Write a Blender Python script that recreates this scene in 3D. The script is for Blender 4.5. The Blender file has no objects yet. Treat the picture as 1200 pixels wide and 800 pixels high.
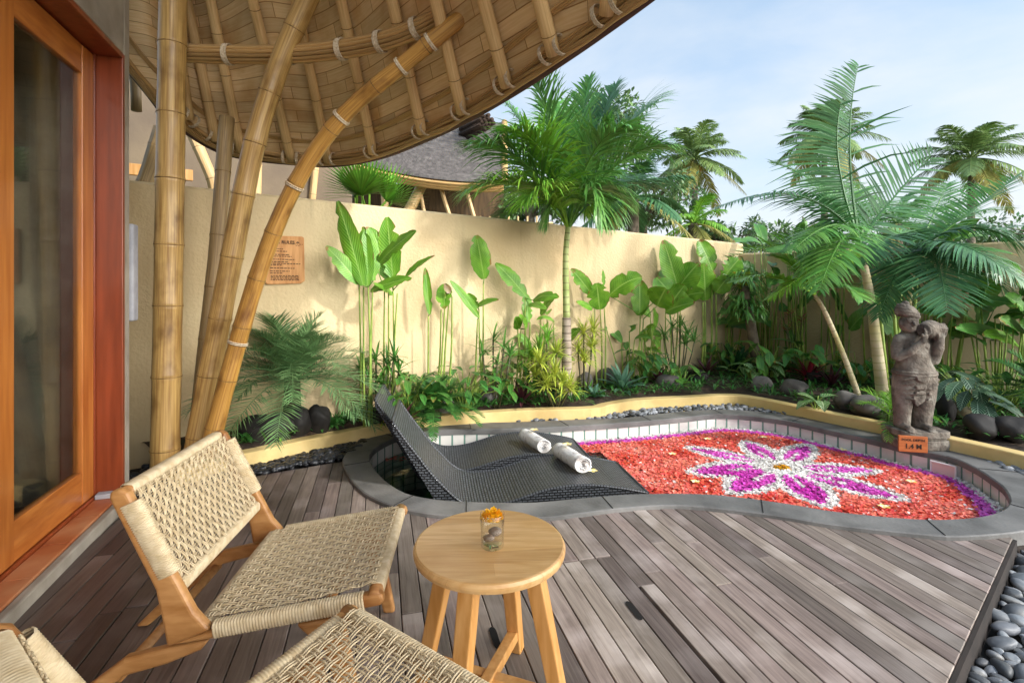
import bpy, bmesh, math, random
from mathutils import Vector as V, Matrix, noise as mnoise
R = random.Random(7)
sc = bpy.context.scene
COL = sc.collection
PI = math.pi
# ------------------------------------------------------------------ survey of the place (metres, camera at 1.25 m)
F, HC, HZ = 600.0, 1.25, 335.0
def P(px, py, d): return V(((px - 600) / F * d, d, HC - (py - HZ) / F * d))
def G(px, py, z):
    d = F * (HC - z) / (py - HZ)
    return V(((px - 600) / F * d, d, z))
WA, WB, WC = V((-2.62, 3.62)), V((3.28, 7.40)), V((6.9, 3.75))     # garden wall line: left end, corner, right end
def wall_depth(px):
    k = (px - 600) / F
    a, b = (WA, WB) if px < 866 else (WB, WC)
    t = (k * a.y - a.x) / ((b.x - a.x) - k * (b.y - a.y))
    return a.y + (b.y - a.y) * t
# ------------------------------------------------------------------ object helpers
def tag(o, label=None, cat=None, group=None, kind=None):
    if label: o['label'] = label
    if cat: o['category'] = cat
    if group: o['group'] = group
    if kind: o['kind'] = kind
    return o
def thing(name, label, cat, loc=(0, 0, 0), rz=0.0, group=None):
    o = bpy.data.objects.new(name, None); COL.objects.link(o)
    o.location = loc; o.rotation_euler = (0, 0, rz); o.empty_display_size = .1
    return tag(o, label, cat, group)
def world_of(o):
    m = Matrix.Translation(o.location) @ o.rotation_euler.to_matrix().to_4x4()
    return world_of(o.parent) @ m if o.parent else m
def copy_tree(o, parent=None):
    c = o.copy(); COL.objects.link(c)
    if parent: c.parent = parent
    for ch in list(o.children): copy_tree(ch, c)
    return c
class MB:
    def __init__(s): s.v, s.f, s.uv, s.mi = [], [], [], {}
    def add(s, vs, fs, uvs=None):
        n = len(s.v); s.v += [V(p) for p in vs]; s.f += [tuple(i + n for i in f) for f in fs]
        s.uv += uvs if uvs else [(0, 0)] * len(vs)
    def join(s, o, mi):
        n = len(s.f); s.add(o.v, o.f, o.uv)
        for i in range(n, len(s.f)): s.mi[i] = mi
    def quad(s, a, b, c, d): s.add([a, b, c, d], [(0, 1, 2, 3)], [(0, 0), (1, 0), (1, 1), (0, 1)])
    def box(s, c, size, m=None):
        x, y, z = [q / 2 for q in size]; c = V(c)
        vs = [V((i * x, j * y, k * z)) for k in (-1, 1) for j in (-1, 1) for i in (-1, 1)]
        if m is not None: vs = [m @ q for q in vs]
        s.add([c + q for q in vs], [(0, 2, 3, 1), (4, 5, 7, 6), (0, 1, 5, 4), (2, 6, 7, 3), (0, 4, 6, 2), (1, 3, 7, 5)],
              [((i + 1) * x * 2, (j + 1) * y + (k + 1) * z) for k in (-1, 1) for j in (-1, 1) for i in (-1, 1)])
    def beam(s, a, b, w, h, up=V((0, 0, 1))):
        a, b = V(a), V(b); d = (b - a); L = d.length; d.normalize()
        sd = d.cross(up).normalized(); u = sd.cross(d)
        vs = [p + sd * (i * w / 2) + u * (j * h / 2) for p in (a, b) for i, j in ((-1, -1), (1, -1), (1, 1), (-1, 1))]
        s.add(vs, [(3, 2, 1, 0), (4, 5, 6, 7), (0, 1, 5, 4), (1, 2, 6, 5), (2, 3, 7, 6), (3, 0, 4, 7)], [(q * .05, 0) for q in range(4)] + [(q * .05, L) for q in range(4)])
    def prism(s, poly, z0, z1, fn=None, caps=(1, 1)):
        n = len(poly); fn = fn or (lambda x, y, z: V((x, y, z)))
        vs = [fn(x, y, z0) for x, y in poly] + [fn(x, y, z1) for x, y in poly]
        fs = [(i, (i + 1) % n, (i + 1) % n + n, i + n) for i in range(n)]
        if caps[0]: fs.append(tuple(range(n - 1, -1, -1)))
        if caps[1]: fs.append(tuple(range(n, 2 * n)))
        s.add(vs, fs, [(x, y) for x, y in poly] * 2)
    def tube(s, pts, rad, n=8, caps=True, flat=1.0, up=V((0, 0, 1))):
        pts = [V(p) for p in pts]; m = len(pts)
        if not hasattr(rad, '__len__'): rad = [rad] * m
        vs, uv, fs = [], [], []; L = 0; pu = None
        for i, p in enumerate(pts):
            t = (pts[min(i + 1, m - 1)] - pts[max(i - 1, 0)])
            t = t.normalized() if t.length > 1e-9 else V((0, 0, 1))
            if pu is None:
                pu = up if abs(t.dot(up)) < .95 else V((1, 0, 0))
            sd = t.cross(pu).normalized(); u = sd.cross(t).normalized(); pu = u
            if i: L += (p - pts[i - 1]).length
            for k in range(n + 1):
                a = 2 * PI * k / n
                vs.append(p + sd * math.cos(a) * rad[i] + u * math.sin(a) * rad[i] * flat); uv.append((k / n, L))
        for i in range(m - 1):
            for k in range(n):
                a = i * (n + 1) + k; fs.append((a, a + 1, a + n + 2, a + n + 1))
        if caps:
            fs.append(tuple(range(n - 1, -1, -1))); b = (m - 1) * (n + 1); fs.append(tuple(range(b, b + n)))
        s.add(vs, fs, uv)
    def lathe(s, prof, c=(0, 0, 0), n=32, m=None):
        c = V(c); vs, uv, fs = [], [], []
        for i, (r, z) in enumerate(prof):
            for k in range(n + 1):
                a = 2 * PI * k / n; q = V((r * math.cos(a), r * math.sin(a), z))
                vs.append(c + (m @ q if m is not None else q)); uv.append((k / n, i / len(prof)))
        for i in range(len(prof) - 1):
            for k in range(n):
                a = i * (n + 1) + k; fs.append((a, a + 1, a + n + 2, a + n + 1))
        s.add(vs, fs, uv)
    def blob(s, c, r, sub=2, amp=.12, fr=1.5, seed=0, m=None):
        vs, fs = ICO[sub]; c = V(c); o = V((seed * 3.1, seed * 1.7, seed * .9)); out = []
        for q in vs:
            w = q * (1 + amp * mnoise.noise(q * fr + o) * 2)
            w = V((w.x * r[0], w.y * r[1], w.z * r[2]))
            out.append(c + (m @ w if m is not None else w))
        s.add(out, fs, [(q.x, q.z) for q in vs])
    def build(s, name, mat, parent=None, smooth=False, bevel=0, local=False, origin=None, seg=2, subsurf=0, angle=None):
        me = bpy.data.meshes.new(name); vs = s.v
        if parent is not None and not local:
            im = world_of(parent).inverted(); vs = [im @ q for q in vs]
        loc = None
        if parent is None:
            if origin is None:
                n = max(1, len(vs)); origin = V((sum(q.x for q in vs) / n, sum(q.y for q in vs) / n, min(q.z for q in vs)))
            loc = V(origin); vs = [q - loc for q in vs]
        me.from_pydata([q[:] for q in vs], [], s.f)
        ul = me.uv_layers.new(name='UVMap'); uv = s.uv
        flat = [0.0] * (2 * len(me.loops))
        for i, l in enumerate(me.loops): flat[2 * i], flat[2 * i + 1] = uv[l.vertex_index]
        ul.data.foreach_set('uv', flat)
        if smooth: me.polygons.foreach_set('use_smooth', [True] * len(me.polygons))
        for q in (mat if isinstance(mat, (list, tuple)) else [mat]): me.materials.append(q)
        for i, k in s.mi.items(): me.polygons[i].material_index = k
        me.update()
        o = bpy.data.objects.new(name, me); COL.objects.link(o)
        if loc is not None: o.location = loc
        if parent is not None: o.parent = parent
        if bevel:
            b = o.modifiers.new('bevel', 'BEVEL'); b.width = bevel; b.segments = seg; b.limit_method = 'ANGLE'; b.angle_limit = math.radians(angle or 35)
            b.harden_normals = False
        if subsurf:
            b = o.modifiers.new('subd', 'SUBSURF'); b.levels = subsurf; b.render_levels = subsurf
        return o
def _ico(sub):
    bm = bmesh.new(); bmesh.ops.create_icosphere(bm, subdivisions=sub, radius=1)
    bm.verts.ensure_lookup_table(); r = ([v.co.copy() for v in bm.verts], [tuple(v.index for v in f.verts) for f in bm.faces]); bm.free(); return r
ICO = {i: _ico(i) for i in (1, 2, 3, 4)}
def bez(pts, n):
    "Catmull-Rom through points"
    pts = [V(p) for p in pts]; out = []
    q = [pts[0] * 2 - pts[1]] + pts + [pts[-1] * 2 - pts[-2]]
    for i in range(1, len(q) - 2):
        for k in range(n):
            t = k / n; a, b, c, d = q[i - 1], q[i], q[i + 1], q[i + 2]
            out.append(.5 * ((2 * b) + (c - a) * t + (2 * a - 5 * b + 4 * c - d) * t * t + (3 * b - a - 3 * c + d) * t ** 3))
    out.append(pts[-1]); return out
def closed(pts, n):
    m = len(pts); out = []
    for i in range(m):
        a, b, c, d = [V(pts[(i + j) % m]) for j in (-1, 0, 1, 2)]
        for k in range(n):
            t = k / n; out.append(.5 * ((2 * b) + (c - a) * t + (2 * a - 5 * b + 4 * c - d) * t * t + (3 * b - a - 3 * c + d) * t ** 3))
    return out
def inside(poly, x, y):
    r = False; n = len(poly); j = n - 1
    for i in range(n):
        xi, yi, xj, yj = poly[i][0], poly[i][1], poly[j][0], poly[j][1]
        if (yi > y) != (yj > y) and x < (xj - xi) * (y - yi) / (yj - yi) + xi: r = not r
        j = i
    return r
def resample(poly, n):
    L = [0]; m = len(poly)
    for i in range(m): L.append(L[-1] + (V(poly[(i + 1) % m]) - V(poly[i])).length)
    out = []; j = 0
    for k in range(n):
        s = L[-1] * k / n
        while L[j + 1] < s: j += 1
        t = (s - L[j]) / max(1e-9, L[j + 1] - L[j]); out.append(V(poly[j]).lerp(V(poly[(j + 1) % m]), t))
    return out
# ------------------------------------------------------------------ materials
def nmath(nt, op, a, b=None):
    n = nt.nodes.new('ShaderNodeMath'); n.operation = op
    for i, q in enumerate((a, b)):
        if q is None: continue
        if isinstance(q, (int, float)): n.inputs[i].default_value = q
        else: nt.links.new(q, n.inputs[i])
    return n.outputs[0]
def mixc(nt, fac, a, b):
    n = nt.nodes.new('ShaderNodeMix'); n.data_type = 'RGBA'
    for i, q in ((0, fac), (6, a), (7, b)):
        if isinstance(q, tuple): n.inputs[i].default_value = (*q, 1)
        elif isinstance(q, (int, float)): n.inputs[i].default_value = q
        else: nt.links.new(q, n.inputs[i])
    return n.outputs[2]
def rgb(h):
    h = h.lstrip('#'); c = [int(h[i:i + 2], 16) / 255 for i in (0, 2, 4)]
    return tuple((x / 12.92 if x <= .04045 else ((x + .055) / 1.055) ** 2.4) for x in c)
def mat(name, c1, c2=None, rough=.6, scale=6.0, stretch=(1, 1, 1), coord='Object', island=0.0, hue=0.0, bump=0.0, bscale=None, spec=.5,
        transl=0.0, metal=0.0, trans=0.0, ior=1.45, coat=0.0, detail=5.0, lo=.35, hi=.65, objrand=False, distort=0.0, extra=None, c3=None, s3=1.5):
    m = bpy.data.materials.new(name); m.use_nodes = True; nt = m.node_tree; N = nt.nodes; Lk = nt.links.new
    b = N['Principled BSDF']; out = N['Material Output']
    b.inputs['Roughness'].default_value = rough; b.inputs['Metallic'].default_value = metal; b.inputs['IOR'].default_value = ior
    b.inputs['Specular IOR Level'].default_value = spec; b.inputs['Transmission Weight'].default_value = trans; b.inputs['Coat Weight'].default_value = coat
    tc = N.new('ShaderNodeTexCoord'); mp = N.new('ShaderNodeMapping'); mp.inputs['Scale'].default_value = stretch
    Lk(tc.outputs[coord], mp.inputs['Vector'])
    c2 = c2 or c1
    nz = N.new('ShaderNodeTexNoise'); nz.inputs['Scale'].default_value = scale; nz.inputs['Detail'].default_value = detail; nz.inputs['Distortion'].default_value = distort
    Lk(mp.outputs[0], nz.inputs['Vector'])
    cr = N.new('ShaderNodeValToRGB'); cr.color_ramp.elements[0].position = lo; cr.color_ramp.elements[1].position = hi
    cr.color_ramp.elements[0].color = (*c1, 1); cr.color_ramp.elements[1].color = (*c2, 1)
    Lk(nz.outputs['Fac'], cr.inputs['Fac']); col = cr.outputs['Color']
    if c3:
        n3 = N.new('ShaderNodeTexNoise'); n3.inputs['Scale'].default_value = s3; n3.inputs['Detail'].default_value = 4
        Lk(tc.outputs[coord], n3.inputs['Vector'])
        r3 = N.new('ShaderNodeValToRGB'); r3.color_ramp.elements[0].position = .5; r3.color_ramp.elements[1].position = .72
        Lk(n3.outputs['Fac'], r3.inputs['Fac'])
        mx = N.new('ShaderNodeMix'); mx.data_type = 'RGBA'; Lk(r3.outputs['Color'], mx.inputs[0]); Lk(col, mx.inputs[6]); mx.inputs[7].default_value = (*c3, 1); col = mx.outputs[2]
    if island or hue or objrand:
        if objrand: g = N.new('ShaderNodeObjectInfo').outputs['Random']
        else: g = N.new('ShaderNodeNewGeometry').outputs['Random Per Island']
        hs = N.new('ShaderNodeHueSaturation'); mr = N.new('ShaderNodeMapRange')
        mr.inputs['To Min'].default_value = 1 - island; mr.inputs['To Max'].default_value = 1 + island
        Lk(g, mr.inputs['Value']); Lk(mr.outputs[0], hs.inputs['Value']); Lk(col, hs.inputs['Color'])
        if hue:
            m1 = N.new('ShaderNodeMath'); m1.operation = 'MULTIPLY'; m1.inputs[1].default_value = 7.31; Lk(g, m1.inputs[0])
            m2 = N.new('ShaderNodeMath'); m2.operation = 'FRACT'; Lk(m1.outputs[0], m2.inputs[0])
            mh = N.new('ShaderNodeMapRange'); mh.inputs['To Min'].default_value = .5 - hue; mh.inputs['To Max'].default_value = .5 + hue
            Lk(m2.outputs[0], mh.inputs['Value']); Lk(mh.outputs[0], hs.inputs['Hue'])
        col = hs.outputs['Color']
    m['_'] = 0
    if extra: col = extra(nt, tc, col, b)
    Lk(col, b.inputs['Base Color'])
    if bump:
        bp = N.new('ShaderNodeBump'); bp.inputs['Strength'].default_value = bump; bp.inputs['Distance'].default_value = .01
        if bscale:
            n2 = N.new('ShaderNodeTexNoise'); n2.inputs['Scale'].default_value = bscale; n2.inputs['Detail'].default_value = 4; Lk(mp.outputs[0], n2.inputs['Vector'])
            Lk(n2.outputs['Fac'], bp.inputs['Height'])
        else: Lk(nz.outputs['Fac'], bp.inputs['Height'])
        if not b.inputs['Normal'].is_linked: Lk(bp.outputs[0], b.inputs['Normal'])
    if transl:
        t = N.new('ShaderNodeBsdfTranslucent'); ms = N.new('ShaderNodeMixShader'); ms.inputs[0].default_value = transl
        Lk(col, t.inputs['Color']); Lk(b.outputs[0], ms.inputs[1]); Lk(t.outputs[0], ms.inputs[2]); Lk(ms.outputs[0], out.inputs['Surface'])
    return m
def bricks(mortar, w, h, size, bump=.5, offset=.5, smooth=.1, c2=None, amt=.0):
    def fn(nt, tc, col, b):
        br = nt.nodes.new('ShaderNodeTexBrick'); br.offset = offset; br.squash = 1
        br.inputs['Scale'].default_value = 1; br.inputs['Brick Width'].default_value = w; br.inputs['Row Height'].default_value = h
        br.inputs['Mortar Size'].default_value = size; br.inputs['Mortar Smooth'].default_value = smooth
        br.inputs['Color1'].default_value = (1, 1, 1, 1); br.inputs['Color2'].default_value = (1 - amt,) * 3 + (1,)
        nt.links.new(tc.outputs['UV'], br.inputs['Vector'])
        mu = nt.nodes.new('ShaderNodeMix'); mu.data_type = 'RGBA'; mu.blend_type = 'MULTIPLY'; mu.inputs[0].default_value = 1
        nt.links.new(col, mu.inputs[6]); nt.links.new(br.outputs['Color'], mu.inputs[7])
        bp = nt.nodes.new('ShaderNodeBump'); bp.inputs['Strength'].default_value = bump; bp.inputs['Distance'].default_value = .004
        nt.links.new(nmath(nt, 'SUBTRACT', 1.0, br.outputs['Fac']), bp.inputs['Height']); nt.links.new(bp.outputs[0], b.inputs['Normal'])
        return mixc(nt, br.outputs['Fac'], mu.outputs[2], mortar)
    return fn
def veins(rib, amt=.35, freq=34):
    def fn(nt, tc, col, b):
        sp = nt.nodes.new('ShaderNodeSeparateXYZ'); nt.links.new(tc.outputs['UV'], sp.inputs[0])
        au = nmath(nt, 'ABSOLUTE', nmath(nt, 'SUBTRACT', sp.outputs[0], .5))
        mid = nmath(nt, 'LESS_THAN', au, .03)
        w = nmath(nt, 'SINE', nmath(nt, 'MULTIPLY', nmath(nt, 'SUBTRACT', sp.outputs[1], nmath(nt, 'MULTIPLY', au, .45)), freq * 2 * PI / 2))
        side = nmath(nt, 'MULTIPLY', nmath(nt, 'GREATER_THAN', w, .75), amt)
        bp = nt.nodes.new('ShaderNodeBump'); bp.inputs['Strength'].default_value = .25; bp.inputs['Distance'].default_value = .004
        nt.links.new(w, bp.inputs['Height']); nt.links.new(bp.outputs[0], b.inputs['Normal'])
        base = mixc(nt, nmath(nt, 'MAXIMUM', mid, side), col, rib)
        g = nt.nodes.new('ShaderNodeNewGeometry'); nz = nt.nodes.new('ShaderNodeTexNoise'); nz.inputs['Scale'].default_value = 14; nz.inputs['Detail'].default_value = 5; nt.links.new(g.outputs['Position'], nz.inputs['Vector'])
        edge = nmath(nt, 'MAXIMUM', nmath(nt, 'MULTIPLY', au, 2.0), sp.outputs[1])
        wear = nmath(nt, 'ADD', nmath(nt, 'ADD', edge, nmath(nt, 'MULTIPLY', nz.outputs['Fac'], 1.1)), nmath(nt, 'MULTIPLY', g.outputs['Random Per Island'], .16))
        mr = nt.nodes.new('ShaderNodeMapRange'); mr.inputs['From Min'].default_value = 1.62; mr.inputs['From Max'].default_value = 1.74; nt.links.new(wear, mr.inputs['Value'])
        n2 = nt.nodes.new('ShaderNodeTexNoise'); n2.inputs['Scale'].default_value = 5; nt.links.new(g.outputs['Position'], n2.inputs['Vector'])
        m2 = nt.nodes.new('ShaderNodeMix'); m2.data_type = 'RGBA'; m2.blend_type = 'MULTIPLY'; m2.inputs[0].default_value = .55; nt.links.new(base, m2.inputs[6]); nt.links.new(n2.outputs['Color'], m2.inputs[7])
        m3 = mixc(nt, .35, base, m2.outputs[2])
        return mixc(nt, mr.outputs[0], m3, rgb('8a6a35'))
    return fn
M = {}
M['bamboo'] = mat('bamboo', rgb('8c6634'), rgb('cba868'), rough=.42, scale=3, stretch=(14, .9, 1), coord='UV', bump=.12, spec=.5, coat=.12, lo=.28, hi=.72, c3=rgb('6b4a22'), s3=3.4, detail=8)
M['bamboo_gold'] = mat('bamboo_gold', rgb('8e6029'), rgb('cc9c4e'), rough=.38, scale=3, stretch=(16, .9, 1), coord='UV', bump=.12, coat=.15, lo=.28, hi=.72, c3=rgb('653c18'), s3=3.4, detail=8)
M['bamboo_grey'] = mat('bamboo_grey', rgb('77603f'), rgb('a58a5e'), rough=.5, scale=3, stretch=(14, 1.1, 1), coord='UV', bump=.1, lo=.3, hi=.7)
M['bamboo_rafter'] = mat('bamboo_rafter', rgb('c29c64'), rgb('e0bf8c'), rough=.45, scale=3, stretch=(10, 1.3, 1), coord='UV', bump=.06, lo=.3, hi=.7)
M['node'] = mat('bamboo_node', rgb('5d4323'), rgb('9a7845'), rough=.6, scale=30)
M['soffit_far'] = mat('soffit_far', rgb('a87c46'), rgb('c89e66'), rough=.6)
M['soffit'] = mat('soffit', rgb('dab680'), rgb('f0d4a6'), rough=.5, scale=3, stretch=(1.6, 30, 1), coord='UV', lo=.25, hi=.75, detail=7, extra=bricks(rgb('9c7444'), .52, .092, .0030, .5, .37, .3, amt=.30), c3=rgb('c89a62'), s3=3)
M['strips'] = mat('strips', rgb('a07a48'), rgb('cda870'), rough=.55, scale=4, stretch=(20, 1, 1), coord='UV', island=.3, bump=.1)
M['rope_tie'] = mat('rope_tie', rgb('b09a7c'), rgb('d2c3aa'), rough=.9, scale=80, island=.1, bump=.3)
M['fascia'] = mat('fascia', rgb('4a3230'), rgb('5d423e'), rough=.7, scale=8)
def streaks(nt, tc, col, b):
    g = nt.nodes.new('ShaderNodeNewGeometry'); mp = nt.nodes.new('ShaderNodeMapping'); mp.inputs['Scale'].default_value = (5, 5, .55); nt.links.new(g.outputs['Position'], mp.inputs[0])
    nz = nt.nodes.new('ShaderNodeTexNoise'); nz.inputs['Scale'].default_value = 1.6; nz.inputs['Detail'].default_value = 7; nt.links.new(mp.outputs[0], nz.inputs['Vector'])
    n2 = nt.nodes.new('ShaderNodeTexNoise'); n2.inputs['Scale'].default_value = .9; n2.inputs['Detail'].default_value = 3; nt.links.new(g.outputs['Position'], n2.inputs['Vector'])
    mr = nt.nodes.new('ShaderNodeMapRange'); mr.inputs['From Min'].default_value = .52; mr.inputs['From Max'].default_value = .78; nt.links.new(nz.outputs['Fac'], mr.inputs['Value'])
    m2 = nt.nodes.new('ShaderNodeMapRange'); m2.inputs['From Min'].default_value = .42; m2.inputs['From Max'].default_value = .62; nt.links.new(n2.outputs['Fac'], m2.inputs['Value'])
    return mixc(nt, nmath(nt, 'MULTIPLY', nmath(nt, 'MULTIPLY', mr.outputs[0], m2.outputs[0]), .85), col, rgb('8f7c5c'))
M['plaster'] = mat('plaster', rgb('c8b188'), rgb('d7c49c'), rough=.9, scale=1.2, bump=.6, bscale=42, c3=rgb('bda47a'), s3=.9, detail=8, extra=streaks)
M['kerb'] = mat('kerb', rgb('d0b474'), rgb('dcc389'), rough=.9, scale=3, bump=.2, bscale=50, c3=rgb('b89a60'), s3=2.5)
M['greywall'] = mat('greywall', rgb('6e6051'), rgb('85755f'), rough=.9, scale=1.5, bump=.2, bscale=30)
M['concrete'] = mat('concrete', rgb('8d857a'), rgb('a59c8e'), rough=.85, scale=4, bump=.2, bscale=40, c3=rgb('776d60'), s3=3)
M['lampgrey'] = mat('lampgrey', rgb('8f9096'), rgb('a6a6ab'), rough=.8, scale=9, bump=.2, bscale=30)
M['redwood'] = mat('redwood', rgb('6f2f14'), rgb('8d4020'), rough=.35, scale=3, stretch=(9, 9, .8), bump=.05, coat=.2, lo=.3, hi=.7)
M['doorwood'] = mat('doorwood', rgb('9e5620'), rgb('bd7636'), rough=.35, scale=3, stretch=(9, 9, .8), bump=.05, coat=.25, lo=.3, hi=.7)
M['doorrail'] = mat('doorrail', rgb('9e5620'), rgb('bd7636'), rough=.35, scale=3, stretch=(2, 2, 12), bump=.05, coat=.25, lo=.3, hi=.7)
M['teak'] = mat('teak', rgb('9c6a38'), rgb('bd8c57'), rough=.42, scale=3, stretch=(3, 14, 14), bump=.05, lo=.3, hi=.7, c3=rgb('7d4c22'), s3=5)
def staves(nt, tc, col, b):
    mp = nt.nodes.new('ShaderNodeMapping'); mp.inputs['Rotation'].default_value = (0, 0, -.12); nt.links.new(tc.outputs['Object'], mp.inputs[0])
    br = nt.nodes.new('ShaderNodeTexBrick'); br.inputs['Scale'].default_value = 1; br.inputs['Brick Width'].default_value = .9; br.inputs['Row Height'].default_value = .062; br.inputs['Mortar Size'].default_value = .0004; br.inputs['Bias'].default_value = 0
    br.inputs['Color1'].default_value = (1, 1, 1, 1); br.inputs['Color2'].default_value = (.72, .66, .58, 1); br.inputs['Mortar'].default_value = (.6, .5, .4, 1); nt.links.new(mp.outputs[0], br.inputs['Vector'])
    mu = nt.nodes.new('ShaderNodeMix'); mu.data_type = 'RGBA'; mu.blend_type = 'MULTIPLY'; mu.inputs[0].default_value = .8; nt.links.new(col, mu.inputs[6]); nt.links.new(br.outputs['Color'], mu.inputs[7]); return mu.outputs[2]
M['tabletop'] = mat('tabletop', rgb('c8985a'), rgb('e6c08a'), rough=.36, scale=2.5, stretch=(2.2, 26, 4), bump=.04, lo=.25, hi=.75, coat=.15, detail=8, distort=.6, c3=rgb('cfa266'), s3=6, extra=staves)
M['tableleg'] = mat('tableleg', rgb('b8813f'), rgb('d3a062'), rough=.45, scale=3, stretch=(14, 14, 1.5), bump=.05, lo=.3, hi=.7)
M['cord'] = mat('cord', rgb('bda884'), rgb('d8c7a6'), rough=.9, scale=60, island=.10)
M['cordwrap'] = mat('cordwrap', rgb('bea985'), rgb('d4c3a2'), rough=.9, scale=40)
def deck_tone(nt, tc, col, b):
    "boards darker and smoother towards the villa, paler and rougher to the right"
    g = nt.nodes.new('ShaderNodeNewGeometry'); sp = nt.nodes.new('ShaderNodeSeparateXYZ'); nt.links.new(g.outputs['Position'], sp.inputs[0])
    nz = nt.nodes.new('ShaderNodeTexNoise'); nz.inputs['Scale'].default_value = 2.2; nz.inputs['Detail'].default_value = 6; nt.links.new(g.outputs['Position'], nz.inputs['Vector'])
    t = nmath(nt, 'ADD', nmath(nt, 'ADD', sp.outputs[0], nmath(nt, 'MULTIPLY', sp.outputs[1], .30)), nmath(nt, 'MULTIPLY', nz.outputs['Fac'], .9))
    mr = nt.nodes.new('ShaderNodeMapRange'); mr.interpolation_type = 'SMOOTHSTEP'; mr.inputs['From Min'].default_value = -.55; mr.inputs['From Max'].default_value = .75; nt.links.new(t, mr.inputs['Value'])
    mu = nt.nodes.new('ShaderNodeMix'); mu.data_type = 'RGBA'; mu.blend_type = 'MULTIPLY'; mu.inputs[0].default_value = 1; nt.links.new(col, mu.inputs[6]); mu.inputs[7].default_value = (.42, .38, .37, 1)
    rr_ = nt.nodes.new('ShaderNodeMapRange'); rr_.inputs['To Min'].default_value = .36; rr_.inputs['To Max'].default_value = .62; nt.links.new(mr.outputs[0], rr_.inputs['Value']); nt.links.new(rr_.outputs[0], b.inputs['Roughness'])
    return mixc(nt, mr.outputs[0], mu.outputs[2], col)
M['deckwood'] = mat('deckwood', rgb('534741'), rgb('8e8178'), rough=.55, scale=3.0, stretch=(20, 1.3, 1), coord='UV', distort=.5, island=.42, hue=.016, bump=.25, lo=.15, hi=.85, detail=10, c3=rgb('9b908a'), s3=3.4, extra=deck_tone)
M['deckdark'] = mat('deckdark', rgb('2b2521'), rgb('3c342f'), rough=.8, scale=6)
M['stone'] = mat('coping_stone', rgb('565553'), rgb('6d6c6a'), rough=.6, scale=5, bump=.25, bscale=60, c3=rgb('7d7b78'), s3=2.8)
M['lava'] = mat('lava_stone', rgb('49423b'), rgb('766c61'), rough=.95, scale=13, bump=1.0, bscale=55, c3=rgb('8b857a'), s3=9, detail=8)
M['pooltile'] = mat('pooltile', rgb('c9c6c0'), rgb('e2dfd8'), rough=.25, scale=3, coord='UV', extra=bricks(rgb('6f8d80'), .105, .15, .008, .5, .0, amt=.12))
M['poolfloor'] = mat('poolfloor', rgb('30483f'), rgb('48665a'), rough=.5, scale=3)
M['rattan'] = mat('rattan', rgb('4c4f54'), rgb('63676c'), rough=.36, scale=30, coord='UV', extra=bricks(rgb('0b0c0d'), .038, .019, .0042, 1.0, .5, .6, amt=.2))
M['rattan_side'] = mat('rattan_side', rgb('42454a'), rgb('54585d'), rough=.45, scale=30, coord='UV', extra=bricks(rgb('060606'), .034, .016, .0042, .9, .5, .5, amt=.2))
M['towel'] = mat('towel', rgb('e4e1dd'), rgb('f2f0ed'), rough=.95, scale=20, bump=.6, bscale=200, c3=rgb('ab9f97'), s3=16)
M['soil'] = mat('soil', rgb('2b221b'), rgb('4b3b2c'), rough=.95, scale=14, bump=.8, bscale=40, c3=rgb('33381c'), s3=5)
M['earth'] = mat('earth', rgb('4a5530'), rgb('6d6b45'), rough=.95, scale=.6, bump=.3, bscale=8)
M['pebble'] = mat('pebble', rgb('5d6166'), rgb('888c90'), rough=.5, scale=7, island=.6, hue=.02, objrand=True, c3=rgb('a39d92'), s3=4, bump=.15, bscale=60)
M['gravel'] = mat('gravel', rgb('55585c'), rgb('85878a'), rough=.6, scale=20, island=.75)
M['gravel_black'] = mat('gravel_black', rgb('17181a'), rgb('33353a'), rough=.4, scale=20, island=.5)
M['boulder_black'] = mat('boulder_black', rgb('1a1816'), rgb('2e2a27'), rough=.7, scale=5, bump=.4, bscale=20)
M['boulder'] = mat('boulder', rgb('4d4a47'), rgb('6f6b66'), rough=.85, scale=5, bump=.4, bscale=18, objrand=True, island=.3)
M['boulder_pale'] = mat('boulder_pale', rgb('b8a283'), rgb('d3c1a4'), rough=.8, scale=5, bump=.2, bscale=18)
M['terracotta'] = mat('terracotta', rgb('9c5330'), rgb('b36b42'), rough=.45, scale=7, c3=rgb('c08a63'), s3=4)
M['grout'] = mat('grout', rgb('a79d90'), rough=.9)
M['white'] = mat('white', rgb('e4e4e2'), rough=.4)
def thin(name, tint, ior, k=1.0):
    m = bpy.data.materials.new(name); m.use_nodes = True; nt = m.node_tree; N = nt.nodes; N.remove(N['Principled BSDF'])
    t = N.new('ShaderNodeBsdfTransparent'); t.inputs[0].default_value = (*tint, 1); g = N.new('ShaderNodeBsdfGlossy'); g.inputs['Roughness'].default_value = .01
    f = N.new('ShaderNodeLayerWeight'); f.inputs[0].default_value = .5; r0 = ((ior - 1) / (ior + 1)) ** 2; x = N.new('ShaderNodeMixShader'); nt.links.new(nmath(nt, 'MULTIPLY', nmath(nt, 'ADD', nmath(nt, 'MULTIPLY', nmath(nt, 'POWER', f.outputs['Facing'], 5.0), 1 - r0), r0), k), x.inputs[0]); nt.links.new(t.outputs[0], x.inputs[1]); nt.links.new(g.outputs[0], x.inputs[2]); nt.links.new(x.outputs[0], N['Material Output'].inputs[0]); return m
M['glass'] = thin('glass', (.985, .99, .985), 1.45); M['pane'] = thin('pane', (.80, .82, .80), 1.5, .9)
M['curtain'] = mat('curtain', rgb('4a4440'), rgb('5c554f'), rough=.9, scale=20)
M['room'] = mat('room', rgb('4c443c'), rgb('5e554a'), rough=.9)
M['ink'] = mat('ink', rgb('2a1a10'), rough=.8)
M['signwood'] = mat('signwood', rgb('b27a42'), rgb('cf9a60'), rough=.6, scale=3, stretch=(12, 12, 1.5), bump=.05)
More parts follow.
